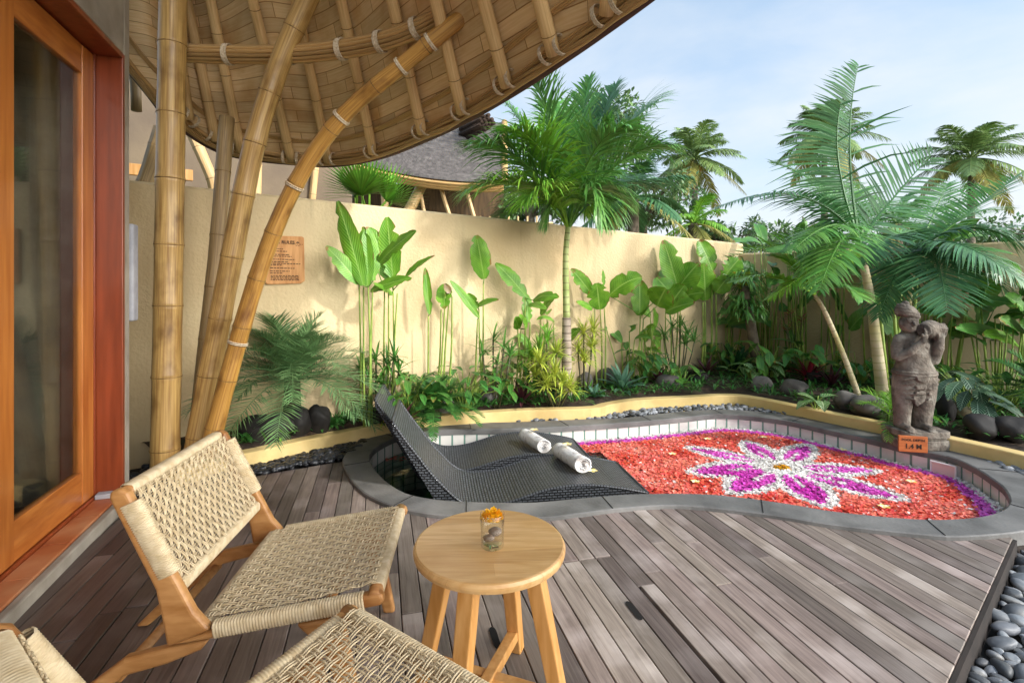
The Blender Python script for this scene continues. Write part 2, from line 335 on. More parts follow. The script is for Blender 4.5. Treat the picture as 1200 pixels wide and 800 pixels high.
M['signorange'] = mat('signorange', rgb('a35526'), rgb('b96a34'), rough=.6, scale=3, stretch=(3, 3, 20), bump=.05)
M['shingle'] = mat('shingle', rgb('4f4a48'), rgb('6c6663'), rough=.42, scale=10, island=.22, hue=.01)
M['water'] = mat('water', rgb('b9dccd'), rough=.02, trans=1.0, ior=1.33, bump=.06, scale=5)
M['glasswater'] = thin('glasswater', (.985, .99, .985), 1.2)
def leafm(name, a, b, rib=None, rough=.33, transl=.18, island=.32, hue=.015, freq=34, amt=.3):
    M[name] = mat(name, rgb(a), rgb(b), rough=rough, scale=2.5, coord='UV', island=island, hue=hue, transl=transl, spec=.5, extra=veins(rgb(rib), amt, freq) if rib else None)
leafm('heli', '4c8a1f', '78b236', '98c25c', island=.42, transl=.14)
leafm('heli_dark', '37702a', '52903a', '6d9a4a')
leafm('palm', '4b8236', '76a852', None)
leafm('palm_bright', '62992c', '90c24a', None)
leafm('palm_blue', '37653c', '5e8c58', None)
leafm('palm_yellow', '94964e', 'b8ac62', None)
leafm('coco', '6c8a4c', '98ae6e', None, island=.35)
leafm('date', '557d4a', '80a26c', None)
leafm('cycas', '32642c', '52883e', None)
leafm('song', '98b034', 'd0d664', None)
leafm('broad', '3f7a2a', '639c40', '88b060')
leafm('tree', '56764a', '7f9c66', None, island=.45, hue=.02, transl=.2)
leafm('brom', '4f7f66', '7ba58c', None)
leafm('brom_dark', '234c2c', '38683f', None)
leafm('purple', '3a1f26', '5b2f36', None)
leafm('redleaf', '7a1e2c', 'a23344', None)
leafm('veined', '3f7530', '5a9443', 'c5d8a8', amt=.9, freq=16)
leafm('zebra', '22402c', '355a3c', '93aa90', amt=.8, freq=22)
leafm('dry', '7d6a48', 'a08c62', None)
leafm('tan_stem', '6f7a34', '9a9a50', None)
M['stalk'] = mat('stalk', rgb('6c8a34'), rgb('93a84c'), rough=.5, scale=10)
M['cane'] = mat('cane', rgb('39402a'), rgb('5d5a38'), rough=.6, scale=20)
M['trunk'] = mat('trunk', rgb('5c5246'), rgb('857868'), rough=.9, scale=12, bump=.5, bscale=30)
M['trunk_dark'] = mat('trunk_dark', rgb('2b2018'), rgb('45352a'), rough=.95, scale=18, bump=.8, bscale=40)
def ringed(c):
    def fn(nt, tc, col, b):
        sp = nt.nodes.new('ShaderNodeSeparateXYZ'); nt.links.new(tc.outputs['UV'], sp.inputs[0])
        fr = nmath(nt, 'FRACT', nmath(nt, 'MULTIPLY', sp.outputs[1], 14.0))
        return mixc(nt, nmath(nt, 'MULTIPLY', nmath(nt, 'LESS_THAN', fr, .18), .75), col, c)
    return fn
M['trunk_green'] = mat('trunk_green', rgb('8fa356'), rgb('b7bf83'), rough=.6, scale=6, bump=.5, bscale=22, extra=ringed(rgb('7a7a4c')))
M['trunk_ring'] = mat('trunk_ring', rgb('8c7c6a'), rgb('b3a594'), rough=.8, scale=8, bump=.5, bscale=22, extra=ringed(rgb('5c4d40')))
M['trunk_pale'] = mat('trunk_pale', rgb('a89a7c'), rgb('cbbf9d'), rough=.7, scale=5, bump=.5, bscale=22, extra=ringed(rgb('a09a70')), c3=rgb('b3ae5a'), s3=3)
M['coconut'] = mat('coconut', rgb('8a6a2c'), rgb('a98b45'), rough=.6, scale=8)
def petalm(n, a, b, tr=.25): M[n] = mat(n, rgb(a), rgb(b), rough=.5, scale=3, island=.22, hue=.012, transl=tr)
petalm('p_red', 'ea5c46', 'f99682'); petalm('p_mag', 'd63cb8', 'f47ade'); petalm('p_white', 'eee9e4', 'f8f5f0'); petalm('p_yel', 'e0a010', 'f4bf20'); petalm('p_mari', 'fcbc0c', 'ffdc3c')
M['frangi'] = mat('frangi', rgb('f2efdc'), rgb('f5d548'), rough=.5, scale=30)

# ------------------------------------------------------------------ plant building blocks
def blade(mb, base, d, length, width, droop=.5, segs=5, fold=.25, prof=None, up=None, cross=3, curl=0.0, path=None):
    "one leaf: a strip with a folded cross-section that bends under its weight"
    d = V(d).normalized(); p = V(base); st = length / segs; pts = [p.copy()]
    if path: pts = [V(q) for q in path]; segs = len(pts) - 1
    else:
        for i in range(segs):
            d = (d + V((0, 0, -1)) * droop / segs * (.4 + 1.2 * i / segs)).normalized(); p = p + d * st; pts.append(p.copy())
    rg = random.Random(len(mb.v) + int(abs(pts[0].x) * 9973)) if cross == 5 and path else None; tw = rg.uniform(-.5, .5) if rg else 0
    vs, uv, fs = [], [], []
    for i, q in enumerate(pts):
        t = (pts[min(i + 1, segs)] - pts[max(i - 1, 0)]).normalized(); u0 = up or V((0, 0, 1))
        sd = t.cross(u0)
        sd = sd.normalized() if sd.length > 1e-3 else V((1, 0, 0))
        nn = sd.cross(t).normalized(); f = i / segs
        w = width / 2 * (prof(f) if prof else math.sin(PI * min(1, .12 + .88 * f)) ** .7 if f < 1 else 0)
        w = max(w, width * .015)
        for k in range(cross):
            a = 2 * k / (cross - 1) - 1
            if rg and abs(a) == 1:
                z_ = 1 + .06 * rg.uniform(-1, 1) - (.45 if rg.random() < .07 else 0); wv = w * .10 * rg.uniform(-1, 1)
                vs.append(q + sd * (a * w * z_) + nn * (w * fold + wv - curl * w + a * tw * w * f)); uv.append((k / (cross - 1), f)); continue
            vs.append(q + sd * (a * w) + nn * (abs(a) * w * fold - curl * a * a * w)); uv.append((k / (cross - 1), f))
    for i in range(segs):
        for k in range(cross - 1):
            a = i * cross + k; fs.append((a, a + 1, a + cross + 1, a + cross))
    mb.add(vs, fs, uv)
PR_BROAD = lambda f: max(0, math.sin(PI * min(1, (f * .96 + .02)) ** .85)) ** .62
PR_STRAP = lambda f: (1 - f ** 3) * (.6 + .4 * min(1, f * 4))
PR_LANCE = lambda f: max(0, math.sin(PI * (f * .93 + .05))) ** .9
PR_HEART = lambda f: max(0, (1 - f) ** .8 * min(1, .55 + f * 3) * 1.1)
def frond(mb, B, C, T, n=34, ll=.35, lw=.022, ang=.75, rise=.35, droop=.6, r0=.012, start=.18, mb_r=None, seed=0, taper=.75, segs=3, both=(1, 1), rows=1, jit=.12, sidev=None):
    "a pinnate palm leaf along a curve B-C-T"
    rr = random.Random(seed); B, C, T = V(B), V(C), V(T)
    def at(t): return B * (1 - t) ** 2 + C * 2 * t * (1 - t) + T * t * t
    def tan(t): return ((C - B) * (1 - t) + (T - C) * t).normalized()
    (mb_r or mb).tube([at(i / 10) for i in range(11)], [r0 * (1 - .85 * i / 10) for i in range(11)], 5, False)
    for i in range(n):
        t = start + (1 - start) * (i + .5) / n; p = at(t); d = tan(t)
        sd = d.cross(V((0, 0, 1))); sd = sd.normalized() if sd.length > .05 else V((1, 0, 0))
        if sidev: sd = (sidev - d * sidev.dot(d)).normalized()
        up = sd.cross(d)
        lf = ll * (math.sin(PI * (.16 + .8 * (t - start) / (1 - start))) ** taper)
        for k, s in enumerate((-1, 1)):
            if rr.random() > both[k]: continue
            a = ang * (1 - .45 * t) + rr.uniform(-jit, jit); rs = rise * rr.uniform(.4, 1.3)
            for q in range(rows):
                v = (sd * s * math.sin(a + .2) + d * math.cos(a + .2) * .95 + up * (rs + q * .35 * rr.uniform(-1, 1))).normalized()
                blade(mb, p, v, lf * rr.uniform(.85, 1.1), lw, droop * rr.uniform(.6, 1.3), segs, .1, PR_STRAP, up=up, cross=2)
def dirv(az, el): return V((math.cos(az) * math.cos(el), math.sin(az) * math.cos(el), math.sin(el)))
def frond_dir(mb, base, az, el, L, sag, **k):
    d = dirv(az, el); C = V(base) + d * L * .5; T = V(base) + d * L * .85 + V((math.cos(az) * .12 * L, math.sin(az) * .12 * L, -sag * L))
    frond(mb, base, C, T, **k)
def leaf_px(mb, b, t, w, d, dt=0.0, bow=.08, face=None, segs=15, fold=.22, rr=R):
    "a broad leaf whose foot and tip stand at surveyed points, distance d (tip d+dt)"
    B, T = P(b[0], b[1], d), P(t[0], t[1], d + dt); L = (T - B).length; W = w * d / F
    nrm = face or V((rr.uniform(-.35, .35), -1, rr.uniform(.25, .8))).normalized()
    mid = (B + T) / 2 + V((0, -.35, 1)) * bow * L
    path = [B * (1 - s) ** 2 + mid * 2 * s * (1 - s) + T * s * s for s in [i / segs for i in range(segs + 1)]]
    blade(mb, B, T - B, L, W, segs=segs, fold=fold * rr.uniform(.5, 1.4), prof=PR_BROAD, up=nrm, cross=5, path=path, curl=rr.uniform(-.1, .25))
    return B
SOIL = .13
def GS(px, py, z=None, back=.22):
    "a spot on the planted soil, kept this side of the wall"
    z = SOIL if z is None else z; q = G(px, py, z); d = min(q.y, wall_depth(px) - back)
    q = P(px, 400, d); q.z = z; return q
def soil_at(px, d): return P(px, 400, d).xy.to_3d() + V((0, 0, SOIL))

# ------------------------------------------------------------------ world, sun, camera
SUN = V((.72, -.42, .60)).normalized()
el = math.asin(SUN.z); az = math.atan2(SUN.x, SUN.y)
w = bpy.data.worlds.new('World'); sc.world = w; w.use_nodes = True; nt = w.node_tree; N = nt.nodes
bg = N['Background']; sky = N.new('ShaderNodeTexSky'); sky.sky_type = 'NISHITA'; sky.sun_disc = False
sky.sun_elevation = el; sky.sun_rotation = az; sky.air_density = 1.0; sky.dust_density = 1.5; sky.ozone_density = 1.5
tcw = N.new('ShaderNodeTexCoord'); mpw = N.new('ShaderNodeMapping'); mpw.inputs['Scale'].default_value = (1.0, 1.0, 3.0); mpw.inputs['Location'].default_value = (.3, .1, .2)
nzw = N.new('ShaderNodeTexNoise'); nzw.inputs['Scale'].default_value = 1.7; nzw.inputs['Detail'].default_value = 8; nzw.inputs['Roughness'].default_value = .55; nzw.inputs['Distortion'].default_value = .4
nt.links.new(tcw.outputs['Generated'], mpw.inputs[0]); nt.links.new(mpw.outputs[0], nzw.inputs['Vector'])
sx = N.new('ShaderNodeSeparateXYZ'); nt.links.new(tcw.outputs['Generated'], sx.inputs[0])
# thin cloud thickens towards the horizon and to the right of the garden
g1 = nmath(nt, 'ADD', nmath(nt, 'MULTIPLY', sx.outputs[2], -.75), nmath(nt, 'MULTIPLY', sx.outputs[0], .14))
mrw = N.new('ShaderNodeMapRange'); mrw.inputs['From Min'].default_value = .02; mrw.inputs['From Max'].default_value = .58; mrw.interpolation_type = 'SMOOTHSTEP'
nt.links.new(nmath(nt, 'ADD', nzw.outputs['Fac'], g1), mrw.inputs['Value'])
dp = N.new('ShaderNodeVectorMath'); dp.operation = 'DOT_PRODUCT'; nt.links.new(tcw.outputs['Generated'], dp.inputs[0]); dp.inputs[1].default_value = SUN
glow = N.new('ShaderNodeMapRange'); glow.interpolation_type = 'SMOOTHSTEP'; glow.inputs['From Min'].default_value = .42; glow.inputs['From Max'].default_value = .95; nt.links.new(dp.outputs['Value'], glow.inputs['Value'])
ccol = mixc(nt, glow.outputs[0], (3.35, 3.5, 3.65), (36.0, 35.0, 33.0))
blue = mixc(nt, .55, sky.outputs[0], (2.0, 2.7, 3.35))
cl = mixc(nt, mrw.outputs[0], blue, ccol)
nt.links.new(cl, bg.inputs['Color']); bg.inputs['Strength'].default_value = .15
sl = bpy.data.lights.new('sun', 'SUN'); sl.energy = 1.75; sl.angle = math.radians(3.5); sl.color = (1, .975, .94)
so = bpy.data.objects.new('sun', sl); COL.objects.link(so); so.rotation_euler = SUN.to_track_quat('Z', 'Y').to_euler(); so.location = (6, -4, 8)
cam = bpy.data.cameras.new('camera'); co = bpy.data.objects.new('camera', cam); COL.objects.link(co); sc.camera = co
co.location = (0, 0, HC); co.rotation_euler = (PI / 2, 0, 0); cam.sensor_width = 36; cam.lens = 36 * F / 1200
cam.shift_y = -(400 - HZ) / 1200; cam.clip_end = 2000; cam.clip_start = .02
sc.view_settings.view_transform = 'Standard'; sc.view_settings.look = 'None'; sc.view_settings.exposure = .93; sc.view_settings.gamma = 1
sc.cycles.max_bounces = 10; sc.cycles.transparent_max_bounces = 8; sc.cycles.use_denoising = True

# ------------------------------------------------------------------ pool outline
ZC = .022
INNER = [(508,584),(548,587),(620,588),(680,583),(730,579),(795,577.5),(852,580),(920,589),(982,599),(1075,607.5),(1137,606),(1170,599),(1183,588),(1177,572),(1162,560),(1140,546),(1111,534),(1060,524),(1025,515),(975,504),(925,493),(880,487),(840,485),(800,489),(732,495),(670,499),(606,502),(540,503),(504,505),(470,510),(452,517),(438,526),(433,536),(440,550),(455,565),(478,578)]
OUTER = [(500,601),(560,606),(636,606),(680,601),(730,595),(790,591.5),(850,596),(920,605),(975,614),(1075,625),(1130,628),(1210,620),(1252,600),(1235,575),(1200,556),(1165,540),(1110,523),(1060,513),(1030,505),(982,495),(925,486),(880,481),(840,479.5),(795,482),(732,489),(680,491),(606,494),(540,495),(496,497),(462,503),(432,513),(411,525),(401,540),(412,562),(430,579),(460,592)]
inner = resample(closed([G(x, y, ZC).xy for x, y in INNER], 6), 160)
outer = resample(closed([G(x, y, ZC).xy for x, y in OUTER], 6), 160)
WZ = -.122
pool = thing('plunge_pool', 'curved plunge pool with grey stone coping and white tiled sides', 'pool', (inner[0].x, inner[0].y, ZC))
cin = [min(inner, key=lambda q: (q - o).length) for o in outer]
cp = MB(); n = len(outer)
# coping: outer ring vs the closest inner points walked monotonically
k0 = min(range(n), key=lambda k: (inner[k] - outer[0]).length)
best = []
for i in range(n):
    k = (k0 + i) % n
    best.append(min(((k + j) % n for j in range(-8, 9)), key=lambda q: (inner[q] - outer[i]).length))
vs = []
for i in range(n):
    o, q = outer[i], inner[best[i]]
    vs += [(o.x, o.y, ZC - .07), (o.x, o.y, ZC - .005), (*(o.lerp(q, .04)), ZC), (*(o.lerp(q, .96)), ZC), (q.x, q.y, ZC - .006), (q.x, q.y, ZC - .045)]
fs = []
for i in range(n):
    j = (i + 1) % n
    for k in range(5): fs.append((i * 6 + k, j * 6 + k, j * 6 + k + 1, i * 6 + k + 1))
    fs.append((i * 6 + 5, j * 6 + 5, j * 6, i * 6))
cp.add(vs, fs); cp.build('coping', M['stone'], pool)
L = 0; vs, uv, fs = [], [], []
for i in range(n + 1):
    q = inner[i % n]
    if i: L += (q - inner[i - 1]).length
    cen = V((.8, 3.6)); e = (q - cen).normalized() * .012; q = q + e
    vs += [(q.x, q.y, ZC - .046), (q.x, q.y, -1.0)]; uv += [(L, -.004), (L, -1.05)]
for i in range(n): fs.append((2 * i, 2 * i + 2, 2 * i + 3, 2 * i + 1))
tw = MB(); tw.add(vs, fs, uv); tw.build('tiled_side', M['pooltile'], pool)
pf = MB(); pf.add([(q.x, q.y, -.999) for q in outer], [tuple(range(n))]); pf.build('pool_floor', M['poolfloor'], pool)
wt = MB(); wt.add([(q.x, q.y, WZ) for q in inner], [tuple(range(n))]); tag(wt.build('water', M['water']), kind='structure')
sk_m = MB(); sk_m.add([(*(q.lerp(inner[best[i]], .12)), z) for i, q in enumerate(outer) for z in (ZC - .068, -.6)], [(2 * i, 2 * ((i + 1) % n), 2 * ((i + 1) % n) + 1, 2 * i + 1) for i in range(n)]); sk_m.build('outer_wall', M['deckdark'], pool)
# joints of the coping stones
jt = MB()
for i in range(3, n, 11):
    o, q = outer[i].to_3d() + V((0, 0, ZC + .0015)), inner[best[i]].to_3d() + V((0, 0, ZC + .0015))
    jt.beam(o.lerp(q, .04), o.lerp(q, .96), .004, .003)
jt.build('coping_joint', M['grout'] if 0 else M['boulder_black'], pool)
# skimmer mouth and its round lid
sk = thing('skimmer_mouth', 'white square skimmer opening in the tiled pool side', 'pool skimmer', G(1100, 531, 0))
a, b = G(1090, 532, ZC).xy, G(1112, 537, ZC).xy; d2 = (b - a).normalized(); nr = V((-d2.y, d2.x)); nr = nr if nr.dot(V((.8, 3.4)) - a) > 0 else -nr
sm = MB()
for s, t, z0, z1 in ((0, .008, -.13, -.022), (.142, .15, -.13, -.022), (.008, .142, -.03, -.022)):
    q = a + d2 * (s + t) / 2 - nr * .004; sm.box((q.x, q.y, (z0 + z1) / 2), (t - s, .014, z1 - z0), Matrix.Rotation(math.atan2(d2.y, d2.x), 3, 'Z'))
sm.build('frame', M['white'], sk)
sm = MB(); q = a + d2 * .075 - nr * .008; sm.box((q.x, q.y, -.082), (.132, .012, .10), Matrix.Rotation(math.atan2(d2.y, d2.x), 3, 'Z')); sm.build('flap', mat('flap', rgb('d9c3ba'), rough=.4), sk)
q = G(1128, 526.5, ZC)
ld = MB(); ld.lathe([(0, 0), (.098, 0), (.1, .004), (.098, .010), (.09, .012), (0, .012)], q + V((0, 0, .002)), 40)
tag(ld.build('round_cover', M['white'], smooth=False), 'white round plastic lid lying on the coping right of the statue', 'lid')

# ------------------------------------------------------------------ ground, deck
gr = MB(); S = 900; gr.quad((-S, -S, -1.06), (S, -S, -1.06), (S, S, -1.06), (-S, S, -1.06)); tag(gr.build('ground', M['earth']), kind='structure')
U = V((-.25, .968)).normalized(); NN = V((U.y, -U.x))
DECK = [G(1187, 630, 0).xy, G(1107, 806, 0).xy, V((.15, .45)), V((-.9, -1.2)), V((-1.15, -.9)), V((-1.83, 1.75)), V((-2.17, 2.82)), V((-2.12, 3.0)), V((-1.95, 3.02)), G(306, 556, 0).xy, G(350, 549, 0).xy, G(404, 540, 0).xy, G(480, 520, 0).xy, V((.6, 3.6)), V((2.2, 3.0))]
MIDC = [outer[i].lerp(inner[best[i]], .55) for i in range(n)]
def spans(off, poly_in, poly_out):
    pts = []
    for poly in (poly_in, poly_out):
        m = len(poly)
        for i in range(m):
            a, b = poly[i], poly[(i + 1) % m]; da, db = a.dot(NN) - off, b.dot(NN) - off
            if (da > 0) != (db > 0): t = da / (da - db); pts.append(a.lerp(b, t).dot(U))
    pts.sort(); out = []
    for a, b in zip(pts, pts[1:]):
        m = U * ((a + b) / 2) + NN * off
        if b - a > .02 and inside(poly_in, m.x, m.y) and not inside(poly_out, m.x, m.y):
            if out and abs(out[-1][1] - a) < 1e-6: out[-1] = (out[-1][0], b)
            else: out.append((a, b))
    return out
PW, GAP = .080, .004
HA, HB = G(712, 651, 0).xy, G(846, 787, 0).xy            # hatch cover: its right edge runs along the boards
h1 = round(HA.dot(NN) / PW) * PW; h0 = h1 - 5 * PW; hu1 = HA.dot(U); hu0 = hu1 - .86
dk, hm = MB(), MB(); lo = min(q.dot(NN) for q in DECK); hi = max(q.dot(NN) for q in DECK)
def plank(mb, o0, o1, a0, b0, a1, b1, z1, zoff):
    ps = [(o0, a0), (o1, a1), (o1, b1), (o0, b0)]; top = [U * u + NN * o for o, u in ps]; r = R.uniform(0, 40); zz = z1 + R.uniform(-.0015, .0012)
    vs = [(q.x, q.y, zz) for q in top] + [(q.x, q.y, zz - .028) for q in top]
    uv = [(o - o0 + r, u + r) for o, u in ps]; mb.add(vs, [(0, 1, 2, 3), (7, 6, 5, 4), (0, 4, 5, 1), (1, 5, 6, 2), (2, 6, 7, 3), (3, 7, 4, 0)], uv * 2)
k = math.floor(lo / PW)
while k * PW < hi:
    o0, o1 = k * PW + GAP / 2, (k + 1) * PW - GAP / 2; A, B, Cc = spans(o0, DECK, MIDC), spans(o1, DECK, MIDC), spans((o0 + o1) / 2, DECK, MIDC)
    if not (len(A) == len(B) == len(Cc)): A = B = Cc
    for (a0, b0), (a1, b1) in zip(A, B):
        cuts = []; u = max(a0, a1) + R.uniform(.3, 2.1)
        while u < min(b0, b1) - .25: cuts.append(u); u += R.uniform(.9, 2.3)
        inh = o0 > h0 - .001 and o1 < h1 + .001
        if inh: cuts = [c for c in cuts if abs(c - hu0) > .2 and abs(c - hu1) > .2 and not hu0 < c < hu1] + [c for c in (hu0, hu1) if max(a0, a1) < c < min(b0, b1)]; cuts.sort()
        e0, e1 = [a0] + cuts, [a1] + cuts; f0, f1 = cuts + [b0], cuts + [b1]
        for s in range(len(e0)):
            g = .0015; m = (e0[s] + f0[s]) / 2
            hatch = inh and hu0 < m < hu1
            if hatch: plank(hm, o0, o1, e0[s] + .012, f0[s] - .012, e1[s] + .012, f1[s] - .012, .003, 0)
            else: plank(dk, o0 if not (abs(o0 - GAP / 2 - h1) < .01 and m < hu1 and m > hu0 - 1) else o0 + .013, o1, e0[s] + g, f0[s] - g, e1[s] + g, f1[s] - g, 0, 0)
    k += 1
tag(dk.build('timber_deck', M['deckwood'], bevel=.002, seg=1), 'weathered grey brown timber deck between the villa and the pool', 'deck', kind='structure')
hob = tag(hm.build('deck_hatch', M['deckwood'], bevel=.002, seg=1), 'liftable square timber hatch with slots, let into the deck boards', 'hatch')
SLOT = mat('slot', rgb('0c0a09'), rough=1)
for px, py in ((743, 715), (580, 747)):
    c = G(px, py, .004); uu = U.to_3d()
    pts = [c + uu * (.034 * math.cos(t) + (.04 if math.cos(t) > 0 else -.04)) * .8 + NN.to_3d() * .013 * math.sin(t) for t in [2 * PI * i / 20 for i in range(20)]]
    sl_ = MB(); sl_.add([p + V((0, 0, .0015)) for p in pts], [tuple(range(20))]); sl_.build('finger_slot', SLOT, hob, local=False)
# joist bed below the gaps and the fascia along the right edge
jb = MB(); k = math.floor(lo / PW)
while k * PW < hi:
    for a0, b0 in spans((k + .5) * PW, DECK, MIDC): jb.add([(*(U * u + NN * o), -.045) for o, u in ((k * PW, a0), ((k + 1) * PW, a0), ((k + 1) * PW, b0), (k * PW, b0))], [(0, 1, 2, 3)])
    k += 1
tag(jb.build('deck_underside', M['deckdark']), kind='structure')
fb = MB(); a, b = DECK[0].to_3d(), DECK[1].to_3d(); dd = (b - a).normalized(); off = V((dd.y, -dd.x, 0)); off = off if off.x > 0 else -off
fb.beam(a + off * .008 + V((0, 0, -.066)), b + dd * .6 + off * .008 + V((0, 0, -.066)), .014, .12)
tag(fb.build('deck_fascia', mat('fascia_dark', rgb('1d1815'), rgb('2e2622'), rough=.9, scale=8)), 'dark fascia board closing the right edge of the deck', 'board')
# bed of large pebbles beside the deck
PZ = -.095
bed = [a.xy + off.xy * .0, b.xy + dd.xy * .8, b.xy + dd.xy * .8 + off.xy * 1.6, V((3.6, 2.0)), V((3.9, 2.9)), V((2.3, 2.9))]
gb = MB(); gb.add([(q.x, q.y, PZ - .02) for q in bed], [tuple(range(len(bed)))]); tag(gb.build('pebble_bed', mat('bed', rgb('101010'), rgb('242424'), rough=.9, scale=30)), kind='structure')
protos = []
for i in range(6):
    mb = MB(); mb.blob((0, 0, 0), (.042, .031, .019), 3, .09, 1.2, i); protos.append(mb)
cnt = 0; placed = []
first = {}
for tries in range(9000):
    px, py = R.uniform(1095, 1235), R.uniform(618, 840); c = G(px, py, PZ)
    rel = c.xy - a.xy
    if rel.dot(off.xy) < .03 or inside(outer, c.x, c.y): continue
    sz = R.choice((.55, .7, .85, 1, 1, 1.15, 1.35)); rad = .034 * sz
    lay = 0 if cnt < 190 else 1
    if any((c.xy - q).length < (rad + r) * (.78 if lay == 0 else .95) for q, r, l in placed if l == lay): continue
    placed.append((c.xy, rad, lay)); i = R.randrange(6)
    if i not in first: o = first[i] = protos[i].build('river_pebble', M['pebble'], smooth=True, origin=(0, 0, 0))
    else: o = first[i].copy(); COL.objects.link(o)
    o.location = (c.x, c.y, PZ + .012 * sz + lay * .026); o.scale = (sz * R.uniform(.85, 1.2), sz * R.uniform(.85, 1.1), sz * R.uniform(.8, 1.2))
    o.rotation_euler = (R.uniform(-.3, .3), R.uniform(-.3, .3), R.uniform(0, 6.3))
    tag(o, 'smooth grey river pebble in the bed beside the deck edge', 'pebble', 'river pebbles beside the deck'); cnt += 1
    if cnt >= 285: break
def gravel(name, poly, z, nn, size, m, seed, lab=None):
    r = random.Random(seed); mb = MB(); xs = [q.x for q in poly]; ys = [q.y for q in poly]; c = 0; t = 0
    while c < nn and t < nn * 60:
        t += 1; x, y = r.uniform(min(xs), max(xs)), r.uniform(min(ys), max(ys))
        if not inside(poly, x, y): continue
        s = size * r.uniform(.6, 1.35)
        mt = Matrix.Rotation(r.uniform(0, 6.3), 3, 'Z') @ Matrix.Rotation(r.uniform(-.5, .5), 3, 'X')
        mb.blob((x, y, z + s * .3 + r.uniform(0, .012)), (s, s * r.uniform(.6, .9), s * r.uniform(.4, .6)), 2 if size > .02 else 1, .1, 1.3, c, mt); c += 1
    return tag(mb.build(name, m, smooth=True), lab, None, kind='stuff')
# ------------------------------------------------------------------ planter kerb, soil
KERB = [(268,532),(300,526),(340,517),(397,505),(454,493.5),(496,487),(560,482.5),(620,479),(690,477),(712,472.5),(745,467.5),(800,464.5),(852,462),(885,465),(935,475),(980,484),(1047,497),(1105,510),(1200,531),(1290,556)]
kl = bez([G(x, y, .11) for x, y in KERB], 6)
kl = [V((-2.1, 3.18, .11))] + kl
kv = []
for i, p in enumerate(kl):
    t = (kl[min(i + 1, len(kl) - 1)] - kl[max(i - 1, 0)]).normalized(); s = V((-t.y, t.x, 0))
    kv += [p - s * .055 + V((0, 0, -.2)), p - s * .055 + V((0, 0, -.006)), p - s * .048, p + s * .048, p + s * .055 + V((0, 0, -.006)), p + s * .055 + V((0, 0, -.1))]
kb = MB(); kb.add(kv, [(i * 6 + k, (i + 1) * 6 + k, (i + 1) * 6 + k + 1, i * 6 + k + 1) for i in range(len(kl) - 1) for k in range(5)])
tag(kb.build('planter_kerb', M['kerb']), 'low yellow rendered kerb winding round the planted bed', 'kerb')
# soil: strip between kerb and wall
sv, sf = [], []; NS = 10
wl = [WA.to_3d(), WB.to_3d(), WC.to_3d()]
LW1 = (WB - WA).length; LW2 = (WC - WB).length
for i, p in enumerate(kl):
    f = i / (len(kl) - 1); s = f * (LW1 + LW2) * 1.0; q = WA.lerp(WB, s / LW1) if s < LW1 else WB.lerp(WC, (s - LW1) / LW2)
    for j in range(NS + 1):
        t = j / NS; r = p.lerp(q.to_3d() + V((0, 0, .15)), t)
        sv.append((r.x, r.y, .075 + .07 * min(1, t * 3) + .03 * mnoise.noise(V((r.x * 3, r.y * 3, 0))) * (1 if 0 < j < NS else 0)))
for i in range(len(kl) - 1):
    for j in range(NS): a_ = i * (NS + 1) + j; sf.append((a_, a_ + NS + 1, a_ + NS + 2, a_ + 1))
so_ = MB(); so_.add(sv, sf); tag(so_.build('soil', M['soil'], smooth=True), kind='structure')
# strip below the gravel, gravel itself
st = MB()
us = [V((-2.35, 3.0)), V((-1.9, 3.05))] + [G(x, y, 0).xy for x, y in ((306, 556), (350, 549), (404, 540), (430, 525))]
st.add([(-2.6, 2.9, -.05), (-1.0, 3.3, -.05), (4.6, 2.4, -.05), (4.6, 6.0, -.05), (-2.6, 6.0, -.05)], [(0, 1, 2, 3, 4)])
# cut the pool out of the strip sheet: build it as a ring outside the pool
ring_in = [MIDC[i] for i in range(n)]; big = []
cen = V((.8, 3.7))
for q in ring_in:
    dq = (q - cen).normalized(); big.append(q + dq * .75)
ringm = MB(); ringm.add([(q.x, q.y, -.03) for q in ring_in] + [(q.x, q.y, -.03) for q in big], [(i, (i + 1) % n, (i + 1) % n + n, i + n) for i in range(n) if not (outer[i].y < 3.05 and outer[i].x > 1.2)])
tag(ringm.build('gravel_strip', mat('strip', rgb('2a2928'), rgb('4a4846'), rough=.95, scale=30)), kind='structure')
gl = MB(); gl.quad((-2.75, 2.85, -.035), (-1.55, 2.85, -.035), (-1.1, 4.3, -.035), (-2.75, 4.3, -.035)); tag(gl.build('gravel_strip', M['deckdark']), kind='structure')
def back_strip(x0, x1, inset):
    ko = [G(x, y + 5, .02).xy for x, y in KERB if x0 <= x <= x1]; oo = [G(x, y - 1, ZC).xy for x, y in OUTER[14:32] if x0 <= x <= x1]; oo.sort(key=lambda q: q.x / q.y, reverse=True)
    return ko + oo
gravel('grey_gravel', back_strip(520, 1060, 0), .0, 1100, .027, M['gravel'], 3, 'small grey pebbles filling the strip behind the coping')
gravel('grey_gravel', [G(x, y, .02).xy for x, y in ((1120, 524), (1185, 552), (1260, 580), (1300, 560), (1190, 540))], .0, 160, .026, M['gravel'], 5, 'small grey pebbles right of the round lid')
gravel('black_gravel', [G(x, y, 0).xy for x, y in ((296, 556), (350, 548), (404, 538), (436, 514), (400, 518), (350, 530), (292, 548))], -.005, 420, .027, M['gravel_black'], 4, 'small black pebbles between deck and yellow kerb')
gravel('black_gravel', [V((-2.5, 3.05)), V((-1.9, 3.05)), V((-1.72, 3.5)), V((-2.5, 3.75))], -.005, 430, .028, M['gravel_black'], 6, 'small black pebbles around the bamboo post feet')

